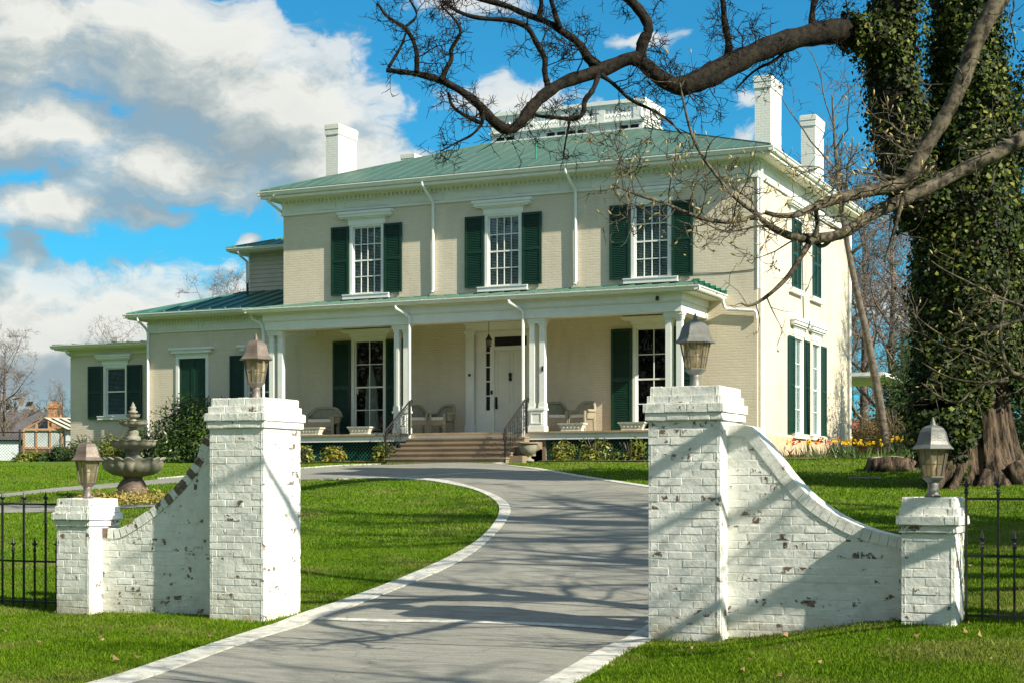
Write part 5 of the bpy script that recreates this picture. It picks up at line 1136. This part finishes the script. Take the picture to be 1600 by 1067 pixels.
# ivy: leaves in a thick uneven coat round the trunk and the leaning limb
g = np.random.default_rng(5); C = []; Nn = []
def coat(P, rad, n, thick, side=None):
    P = np.array([tuple(p) for p in P]); rad = np.array(rad); k = len(P); f = g.random(n)*(k-1); i = np.minimum(f.astype(int), k-2); w = (f-i)[:, None]
    c = P[i]*(1-w)+P[i+1]*w; r = rad[i]*(1-w[:, 0])+rad[i+1]*w[:, 0]; d = P[i+1]-P[i]; d /= np.linalg.norm(d, axis=1)[:, None]
    v = g.normal(0, 1, (n, 3)); v -= d*(v*d).sum(1)[:, None]; v /= np.linalg.norm(v, axis=1)[:, None]
    a = np.arctan2(v[:, 1], v[:, 0]); z = c[:, 2]
    lump = 1+.55*np.sin(a*3+z*1.1)*np.sin(z*1.7+a)+.22*np.sin(a*5-z*2.9)+.14*np.sin(a*9+z*5.1)
    p = c+v*(r+np.abs(g.normal(0, thick, n))*np.maximum(lump, .1)+thick*.25*lump)[:, None]
    C.append(p); Nn.append(v+np.array((0, 0, .35)))
ivT, ivR = px_limb([(1515, 720, 40), (1506, 680, 55), (1512, 630, 74), (1514, 540, 84), (1510, 440, 84), (1508, 330, 82), (1514, 230, 64), (1512, 140, 50), (1510, 60, 42), (1506, -40, 40), (1502, -150, 38)], D)
coat(ivT, [r*.90 for r in ivR], 60000, .11)
coat([pt(1490, 560, D-.3), pt(1475, 640, D-.5), pt(1478, 700, D-.5), pt(1492, 755, D-.6)], [.45, .50, .42, .16], 9000, .12)
coat(LP, [r*.72 for r in LR], 17000, .115)
coat(*px_limb([(1400, 75, 24, 30.5), (1350, 52, 22, 30.2), (1325, 50, 14, 30.0)], 30), 1600, .12)
coat(*px_limb([(1540, 260, 30), (1580, 210, 34), (1625, 150, 36), (1680, 100, 30)], D), 7000, .22)
coat(*px_limb([(1560, 330, 34), (1600, 400, 50), (1620, 500, 50), (1615, 580, 30)], D+.3), 9000, .2)
C = np.concatenate(C); Nn = np.concatenate(Nn)
dd = -C[:, 0]*math.sin(PSI)+C[:, 1]*math.cos(PSI); xx = C[:, 0]*math.cos(PSI)+C[:, 1]*math.sin(PSI); uu = 800+FPX*xx/dd; vv = HOR-FPX*(C[:, 2]-EYE)/dd
hh = C[:, 2]-BZ_; xl = C[:, 0]*math.cos(PSI)+C[:, 1]*math.sin(PSI)-(base.x*math.cos(PSI)+base.y*math.sin(PSI))
bark = (hh < 1.95+.15*np.sin(C[:, 0]*7)-.9*np.maximum(0, xl-.40)) & (xl > -.60+.62*np.clip(hh/1.9, 0, 1)**1.2+.06*np.sin(hh*9))
C = C[~bark]; Nn = Nn[~bark]
o = link('ivy', leaf_mesh('ivy', C-np.array(ORG[t.name]), Nn, g.uniform(.05, .125, len(C)), IVY, g, .85, .15), t)

# --- magnolia at the right edge: its trunk stands outside the frame, its low boughs hang into it
MX, MY = .55, 14.4; MZ = float(ter(MX, MY)); t = thing('magnolia_tree', (MX, MY, MZ), 'bare magnolia with pale boughs and fat buds reaching in front of the ivy tree', 'tree')
tr = Tree(23); d = 12.0
def mlimb(L, n=8, dd=d): P, rad = px_limb(L, dd); rough_tube(tr.b, P, rad, n, len(L), .07); return P, rad
def at(u, v, dd): p = pt(u, v, dd); return p
mb = MB(); TP = smooth_pts([Vector((MX, MY, MZ-.1)), Vector((MX+.05, MY, 1.5)), Vector((MX-.05, MY+.1, 3.2)), Vector((MX+.1, MY+.05, 5.0)), Vector((MX+.35, MY+.2, 6.6)), Vector((MX+.3, MY+.3, 8.6))]); rough_tube(mb, TP, list(np.linspace(.24, .05, len(TP))), 12, 2, .05); mb.build('trunk', BARKP, t, True)
B = [mlimb([(2010, -120, 20, 12.9), (1820, -150, 18, 12.6), (1660, -90, 16, 12.3), (1585, -30, 15.5), (1556, 8, 15), (1530, 50, 14), (1512, 100, 13.5), (1503, 130, 13), (1482, 174, 12.5), (1458, 212, 12), (1434, 252, 11.5), (1416, 288, 11), (1398, 292, 10), (1358, 298, 9.5, 11.9), (1322, 308, 8.5, 11.8), (1291, 316, 7.5, 11.7), (1265, 327, 6, 11.6), (1244, 337, 4.5, 11.5), (1215, 338, 4, 11.4), (1195, 332, 3.5, 11.4)]),
     mlimb([(2030, 330, 15, 12.9), (1850, 190, 14, 12.7), (1700, 170, 13, 12.5), (1600, 215, 12.5, 12.4), (1558, 240, 12, 12.3), (1500, 268, 11, 12.3), (1455, 293, 11, 12.2), (1400, 318, 10, 12.2), (1360, 335, 9.5, 12.1), (1328, 360, 9, 12.0), (1302, 371, 8, 12.0), (1265, 373, 7.5, 11.9), (1236, 371, 6.5, 11.8), (1200, 353, 5, 11.7), (1184, 337, 4, 11.6), (1150, 348, 3.4, 11.5), (1110, 346, 3.2, 11.4), (1076, 335, 3, 11.3), (1040, 318, 2.6, 11.2), (998, 306, 2.2, 11.1), (957, 289, 1.6, 11.0)]),
     mlimb([(1186, 338, 3.4, 11.6), (1147, 310, 3), (1122, 278, 2.7), (1097, 246, 2.4), (1080, 212, 2.2), (1068, 160, 1.7), (1062, 130, 1.2)], 6, 11.5),
     mlimb([(1416, 290, 6, 12), (1405, 330, 4), (1395, 370, 3), (1382, 410, 2)], 6), mlimb([(1270, 373, 6, 11.9), (1255, 395, 5), (1238, 425, 4.5), (1215, 450, 3.5), (1190, 470, 2.6), (1170, 480, 1.8), (1158, 474, 1.2)], 6, 11.8),
     mlimb([(1302, 371, 4, 12), (1285, 388, 3.5), (1272, 378, 3)], 6), mlimb([(1275, 330, 4, 11.7), (1278, 352, 4), (1274, 372, 4)], 6, 11.8),
     mlimb([(2050, 700, 9, 12.9), (1800, 560, 7, 12.5), (1680, 500, 5, 12.3), (1600, 496, 3.8, 12.1), (1560, 512, 4.5), (1530, 515, 3)], 6), mlimb([(1800, 640, 7, 12.6), (1680, 600, 5.5, 12.3), (1600, 590, 4.5, 12.1), (1572, 578, 3.6), (1560, 520, 2.8), (1567, 470, 2.5)], 6),
     mlimb([(1572, 580, 3, 12.1), (1530, 545, 2.2), (1500, 540, 1.8), (1455, 515, 1.5), (1424, 488, 1.0)], 5), mlimb([(1560, 575, 3, 12.1), (1520, 555, 2), (1470, 540, 1.6), (1440, 520, 1.2), (1425, 518, .9)], 5), mlimb([(1575, 590, 2.6, 12), (1520, 605, 2), (1500, 632, 1.8), (1470, 622, 1.5), (1440, 598, 1)], 5), mlimb([(1575, 595, 2.4, 12), (1530, 598, 2), (1480, 590, 1.6), (1440, 566, 1)], 5),
     mlimb([(1600, 480, 3, 12), (1560, 465, 2.2), (1510, 440, 1.8), (1470, 420, 1.4), (1455, 408, 1)], 5)]
tr.b.build('bough', BARKP, t, True)
for i, (P, rad) in enumerate(B):
    if i < 2:
        k = int(len(P)*(.42 if i == 0 else .38)); tr.sprout(P[k:], rad[k:], 0, 7.5, [.66, .32, .18], 1, .05, (0, 0, .12), .0, .0034); tr.sprout(P[:k], rad[:k], 0, 2.2, [.8, .4, .22], 1, .03, (0, 0, .1), .3, .0034)
    else: tr.sprout(P, rad, 0, 6.5, [.42, .24], 1, .05, (0, 0, .15), .15, .0030)
# crown above and beside the frame, reaching out over the drive
for (p0, dirv, L, r0) in ((6, (-.8, .5, .35), 4.4, .12), (5, (-1, -.25, .45), 4.6, .16), (3, (-.6, .9, .7), 4.2, .14), (2, (.9, -.3, .5), 3.6, .09), (4, (-.9, .15, .8), 4.6, .13), (4, (.3, -1, .6), 3.6, .08), (4, (.6, .9, .8), 3.4, .08), (5, (-.5, -.4, 1), 3.2, .09), (5, (.6, .2, 1), 2.6, .06), (3, (.2, -1., .25), 4.0, .085), (2, (-.35, -1, .4), 3.8, .09)):
    for _ in range(60):                                    # boughs that stay clear of the view of the house
        P = wander(TP[min(len(TP)-1, p0*3)], dirv, L, tr.r, 8, .16, .03)
        if all(x.x*math.cos(PSI)+x.y*math.sin(PSI) > .40*(x.y*math.cos(PSI)-x.x*math.sin(PSI))+.3 or x.z > 1.5+.36*(x.y*math.cos(PSI)-x.x*math.sin(PSI)) for x in P): break
    rad = list(np.linspace(r0, .014, len(P))); tr.b = MB(); tr.limb(P, r0, .014, 7); tr.b.build('bough', BARKP, t, True)
    tr.sprout(P, rad, 0, 2.0, [1.7, .7, .35], 1, .04, (0, 0, .12), .15, .006)
tr.t.build('twigs', BARKP, t)
# buds on the tips that hang in front of the house
mb = MB(); q = random.Random(4)
for p, dv in tr.tips:
    if q.random() < .33 and p.z < 5.6 and p.x < MX-1.2:
        a = Vector(dv)+Vector((0, 0, .5)); a.normalize(); h = q.uniform(.024, .042); w = h*.21
        mb.tube([p-a*.004, p+a*h*.35, p+a*h*.75, p+a*h], [w*.5, w, w*.7, w*.1], 6)
tag(mb.build('buds', BUD, t), kind='stuff')

# --- bare trees outside and beyond: trunk, limbs, twigs
def bare_tree(seed, H, spread, bark, twigs=(1.8, .9, .45), dens=1.1, tr0=.22, nl=11, minr=.012, fork=.32, lean=(0, 0)):
    tr = Tree(seed); r = tr.r; P = smooth_pts([Vector((0, 0, -.1)), Vector((lean[0]*.3, lean[1]*.3, H*.25)), Vector((lean[0]*.7+r.uniform(-.2, .2), lean[1]*.7, H*.5)), Vector((lean[0], lean[1], H*.72)), Vector((lean[0]*1.1, lean[1]*1.1, H*.95))])
    rad = list(np.linspace(tr0, tr0*.12, len(P))); tr.b.tube(P, rad, 9); tm = tr.b.mesh('trunk', bark, True); tr.b = MB(); tr.sprout(P[len(P)//2:], rad[len(P)//2:], 0, dens, [twigs[0]*.7]+list(twigs[1:]), 1, .05, (0, 0, .5), .1, minr)
    for k in range(nl):
        f = fork+(.92-fork)*(k+r.random())/nl; i = min(len(P)-2, int(f*(len(P)-1))); a = k*2.4+r.uniform(-.4, .4); L = spread*(1.15-.55*(f-fork)/(1-fork))*r.uniform(.8, 1.15)
        q = wander(P[i], (math.cos(a), math.sin(a), .55+.5*f), L, r, 8, .15, .05); r0 = rad[i]*.55; qr = list(np.linspace(r0, max(minr, r0*.15), 9)); tr.b.tube(q, qr, 6); tr.sprout(q, qr, 0, dens, list(twigs), 1, .05, (0, 0, .25), .15, minr)
    return tm, tr.b.mesh('limbs', bark, True), tr.t.mesh('twigs', bark)
def place_tree(meshes, loc, label, group, rz=0., sc_=1.):
    t = thing('bare_tree', loc, label, 'tree', group, rz); t.scale = (sc_,)*3
    for n_, me in zip(('trunk', 'limbs', 'crown'), meshes): part_of(n_, me, t)
    return t
T1 = bare_tree(41, 11, 5.2, BARKD, (2.4, 1.1, .5), 1.1, .52, 13, .016, .30)
place_tree(T1, (5.6, 16.4, float(ter(5.6, 16.4))), 'tall bare tree beyond the iron fence whose shadow falls across the near drive', 'bare lawn trees')
place_tree(T1, (4.4, 22.5, float(ter(4.4, 22.5))), 'tall bare tree between fence and ivy tree whose shadow crosses the upper drive', 'bare lawn trees', R(205), 1.12)
place_tree(T1, (11.5, 19.0, float(ter(11.5, 19.0))), 'towering bare tree whose limb shadows band the island lawn', 'bare lawn trees', R(290), 1.75)
place_tree(T1, (7.5, 6.0, 0), 'tall bare tree near the road whose shadow streaks the front grass', 'bare lawn trees', R(140), .95)
place_tree(T1, (4.5, 41.0, 2.1), 'bare tree past the ivy tree whose twig shadows fall on the side wall', 'bare lawn trees', R(70), .9)
TS = bare_tree(47, 11.5, 3.4, BARKT, (1.7, .9, .45), 1.0, .165, 9, .010, .55, (-1.5, .2))
b_ = pt(1388, 705, 47.5); tt = place_tree(TS, (b_.x, b_.y, float(ter(b_.x, b_.y))-.05), 'slender leaning bare tree just past the house corner', 'bare lawn trees', PSI)
F1 = bare_tree(51, 10, 4.8, BARKF, (2.2, 1.1, .6), 2.1, .24, 16, .011, .16); F2 = bare_tree(57, 10, 4.2, BARKF, (2.0, 1.0, .6), 2.1, .22, 15, .011, .18)
gF = 'bare trees in the distance'
for u, v, d_, s_, m_, rz, l in ((8, 712, 84, .64, F1, .3, 'broad bare tree at the left edge beyond the chain link fence'), (182, 700, 78, .64, F2, 1.2, 'bare tree whose top shows above the low end wing roof'), (98, 705, 95, .45, F2, 2.2, 'small bare tree between the broad tree and the end wing'), (-60, 712, 80, .62, F2, 3.0, 'bare tree off the left edge beside the broad one'), (352, 690, 82, .86, F1, 4.0, 'bare tree showing behind the clapboard block roof'), (455, 690, 88, 1.08, F2, 5.0, 'tall bare tree just topping the house beside the clapboard block'),
                            (1395, 705, 66, .95, F1, 1.0, 'wide bare tree in the gap between house and ivy tree'), (1350, 705, 74, 1.2, F2, 2.0, 'bare tree rising directly behind the back corner of the house'), (1290, 700, 72, 1.25, F1, 3.3, 'reddish topped bare tree seen between the two right chimneys'), (1450, 705, 62, .9, F2, .7, 'bare tree behind the ivy tree, mostly hidden'), (1150, 700, 84, 1.42, F2, 2.6, 'bare tree whose tip shows behind the main roof'), (1660, 720, 50, 1.0, F1, 1.7, 'bare tree past the right edge behind the ivy tree')):
    b_ = pt(u, v, d_); place_tree(m_, (b_.x, b_.y, float(ter(b_.x, b_.y))-.05), l, gF, rz, s_)
# evergreens and brush to the right
def evergreen(u, d_, w, h, label, sd, mat=EVERG, n=9000, leaf=.16, k=26):
    b_ = pt(u, 700, d_); z = float(ter(b_.x, b_.y)); t = thing('evergreen_tree', (b_.x, b_.y, z-.05), label, 'tree', 'evergreens behind the big tree'); gg = np.random.default_rng(sd)
    p, v = blob_points(n, (w, w, h), gg, k, .45, sd); link('crown', leaf_mesh('crown', p, v, leaf, mat, gg, .4), t)
    mb = MB(); mb.tube([(0, 0, -.1), (.1, 0, h*.4), (0, 0, h*.85)], [.16, .11, .03], 7); link('trunk', mb.mesh('trunk', BARKT), t)
evergreen(1408, 52, 1.3, 5.2, 'light green evergreen in the gap beside the ivy tree', 1)
evergreen(1460, 50, 2.0, 4.6, 'dark evergreen directly behind the ivy tree', 2)
evergreen(1600, 44, 2.2, 5.4, 'dark evergreen at the right edge behind the bark trunk', 3)
evergreen(1700, 46, 2.6, 6.2, 'dark evergreen beyond the right edge', 4)
for i, (u, d_, r, m_, l) in enumerate(((1352, 58, (1.6, 1.4, 2.0), BROWN, 'brown tangled brush behind the slender tree'), (1405, 48, (1.5, 1.2, 1.9), BROWN, 'brown tangled brush behind the stump'), (1436, 46, (1.4, 1.2, 1.5), EVERG, 'dark green bush in the shade left of the ivy tree foot'), (1335, 70, (2.0, 1.6, 2.4), EVERG, 'green bush at the back corner of the house'), (1378, 72, (2.4, 1.6, 2.2), BROWN, 'far brown brush between house and ivy tree'))):
    b_ = pt(u, 700, d_); shrub((b_.x, b_.y, float(ter(b_.x, b_.y))-.05), r, 4200, .11, m_, l, 'bush', 'brush behind the stump', 60+i, 18, .3, 'shrub', 16)
b_ = pt(1352, 690, 95); t = thing('far_house', (b_.x, b_.y, float(ter(b_.x, b_.y))), 'distant building with red roof glimpsed past the slender tree', 'house')
mb = MB(); mb.box(-4, 4, -3, 3, -1, 2.6); link('wall', mb.mesh('wall', simple('far_wall', (.4, .36, .3), .8)), t)
mb = MB(); mb.hexa([(-4.4, -3.4, 2.6), (4.4, -3.4, 2.6), (4.4, 3.4, 2.6), (-4.4, 3.4, 2.6), (-2, -.1, 4.0), (2, -.1, 4.0), (2, .1, 4.0), (-2, .1, 4.0)]); link('roof', mb.mesh('roof', REDROOF), t); t.scale = (.8, .8, .62)

# ================================================================= far left: greenhouse, chain link fence, shed, house with orange chimney
b_ = pt(72, 722, 75); gz = float(ter(b_.x, b_.y)); t = thing('greenhouse', (b_.x, b_.y, gz), 'small wooden framed greenhouse with striped clear roof beside the end wing', 'greenhouse', None, PSI)
mb = MB()
for x in (-1.05, -.45, .2, .75, 1.9, 3.0):
    for y in (0, 2.2): mb.box(x-.045, x+.045, y-.045, y+.045, 0, 1.55+.45*(1-abs(x+.05)/1.0) if (abs(x) < 1.06) else 1.55)
mb.box(-1.05, 3.0, -.05, .05, .62, .72); mb.box(-1.05, 3.0, -.05, .05, 1.5, 1.6); mb.tube([(-1.05, 0, 1.55), (-.05, 0, 2.08), (1.0, 0, 1.58)], .05, 4); mb.tube([(-.05, 0, 2.08), (3.0, 1.2, 2.08)], .05, 4)
link('frame', mb.mesh('frame', WOOD), t)
mb = MB(); mb.box(-1.0, 3.0, -.02, .02, 0, .62); link('plank_base', mb.mesh('plank_base', simple('dark_planks', (.16, .09, .05), .8, .3, 6)), t)
mb = MB(); mb.box(-1.0, .8, .02, .04, .72, 1.5); mb.box(.8, 3, .02, .04, .72, 1.5); link('pane', mb.mesh('pane', simple('milky_panel', (.42, .46, .46), .3, .15, 3)), t)
mb = MB()
for k in range(9): x0 = -.05+k*.36; mb.hexa([(x0, -.2, 2.12), (x0+.2, -.2, 2.1), (x0+1.35, -.25, 1.55), (x0+1.15, -.25, 1.55), (x0, 2.4, 2.14), (x0+.2, 2.4, 2.12), (x0+1.35, 2.4, 1.57), (x0+1.15, 2.4, 1.57)])
link('roof', mb.mesh('roof', simple('pale_roof_panel', (.62, .58, .50), .5, .1, 3)), t)
b_ = pt(50, 722, 71); gz = float(ter(b_.x, b_.y)); t = thing('chain_link_fence', (b_.x, b_.y, gz), 'dark chain link fence in front of the greenhouse', 'fence', None, PSI)
mb = MB(); mb.box(-8, 1.5, -.02, .02, 1.30, 1.35); mb.box(-8, 1.5, -.02, .02, .02, .05); link('rail', mb.mesh('rail', IRON), t)
for x in (-7.9, -5.4, -2.9, -.55, 1.47):
    mb = MB(); mb.tube([(x, 0, -.1), (x, 0, 1.45)], .045, 6); link('post', mb.mesh('post', IRON), t)
mb = MB(); x = -8.
while x < 1.5:
    for s in (-1, 1): mb.tube([(x, 0, .04 if s == 1 else 1.3), (min(1.5, x+1.26), 0, 1.3 if s == 1 else .04)], .006, 3, False)
    x += .14
link('mesh_fabric', mb.mesh('mesh_fabric', IRON), t)
b_ = pt(12, 722, 77); t = thing('shed', (b_.x, b_.y, float(ter(b_.x, b_.y))), 'shed with a broad white door behind the chain link fence', 'shed', None, PSI)
mb = MB(); mb.box(-3, .85, .05, 2.4, -.1, 1.12); link('wall', mb.mesh('wall', simple('shed_wall', (.12, .09, .06), .8)), t)
mb = MB(); mb.box(-.55, .55, -.0, .05, 0, 1.02); mb.frame(-.6, .6, 0, 1.06, .05, -.02, 0); link('door', mb.mesh('door', WHITED), t)
mb = MB(); mb.hexa([(-3.2, -.2, 1.12), (1.0, -.2, 1.12), (1.0, 2.6, 1.3), (-3.2, 2.6, 1.3), (-3.2, -.2, 1.2), (1.0, -.2, 1.2), (1.0, 2.6, 1.38), (-3.2, 2.6, 1.38)]); link('roof', mb.mesh('roof', GREYH), t)
b_ = pt(45, 712, 115); gz = float(ter(b_.x, b_.y)); t = thing('far_house', (b_.x, b_.y, gz), 'distant grey brown roofed house with an orange brick chimney', 'house', None, PSI)
mb = MB(); mb.box(-7, 4.4, 0, 7, -.6, 2.0); link('wall', mb.mesh('wall', ORBRICK), t)
mb = MB(); mb.hexa([(-7.5, -.5, 1.9), (4.9, -.5, 1.9), (4.9, 7.5, 1.9), (-7.5, 7.5, 1.9), (-5.5, 3.3, 4.1), (1.2, 3.3, 4.1), (1.2, 3.7, 4.1), (-5.5, 3.7, 4.1)]); rf = link('roof', mb.mesh('roof', GREYH), t)
mb = MB(); mb.box(1.3, 2.15, .3, 1.2, 1.5, 4.25); mb.box(1.22, 2.23, .22, 1.28, 4.25, 4.45); mb.box(1.4, 2.05, .4, 1.1, 4.45, 4.75); link('chimney', mb.mesh('chimney', ORBRICK), rf)
# a wooded skyline all round
n = 70000; gg = np.random.default_rng(9); a = gg.uniform(-2.6, 1.9, n); Rr = gg.uniform(150, 240, n); zt = gg.random(n)**.8
H = 4.5+2.0*np.sin(a*17)+1.5*np.sin(a*41+1)+1.0*np.sin(a*83)
nb = 60000; ab = gg.uniform(1.97, 4.85, nb); a = np.r_[a, ab]; Rr = np.r_[Rr, gg.uniform(55, 75, nb)]; zt = np.r_[zt, gg.random(nb)]; H = np.r_[H, 21+4*np.sin(ab*13)+3*np.sin(ab*37)]; X = Rr*np.sin(a); Y = Rr*np.cos(a)
C = np.stack([X, Y, ter(X, Y)+H*zt], 1); tag(link('woods', leaf_mesh('woods', C, gg.normal(0, 1, (len(a), 3)), 1.0+.9*(np.arange(len(a)) >= n), FARW, gg, .5)), kind='stuff')
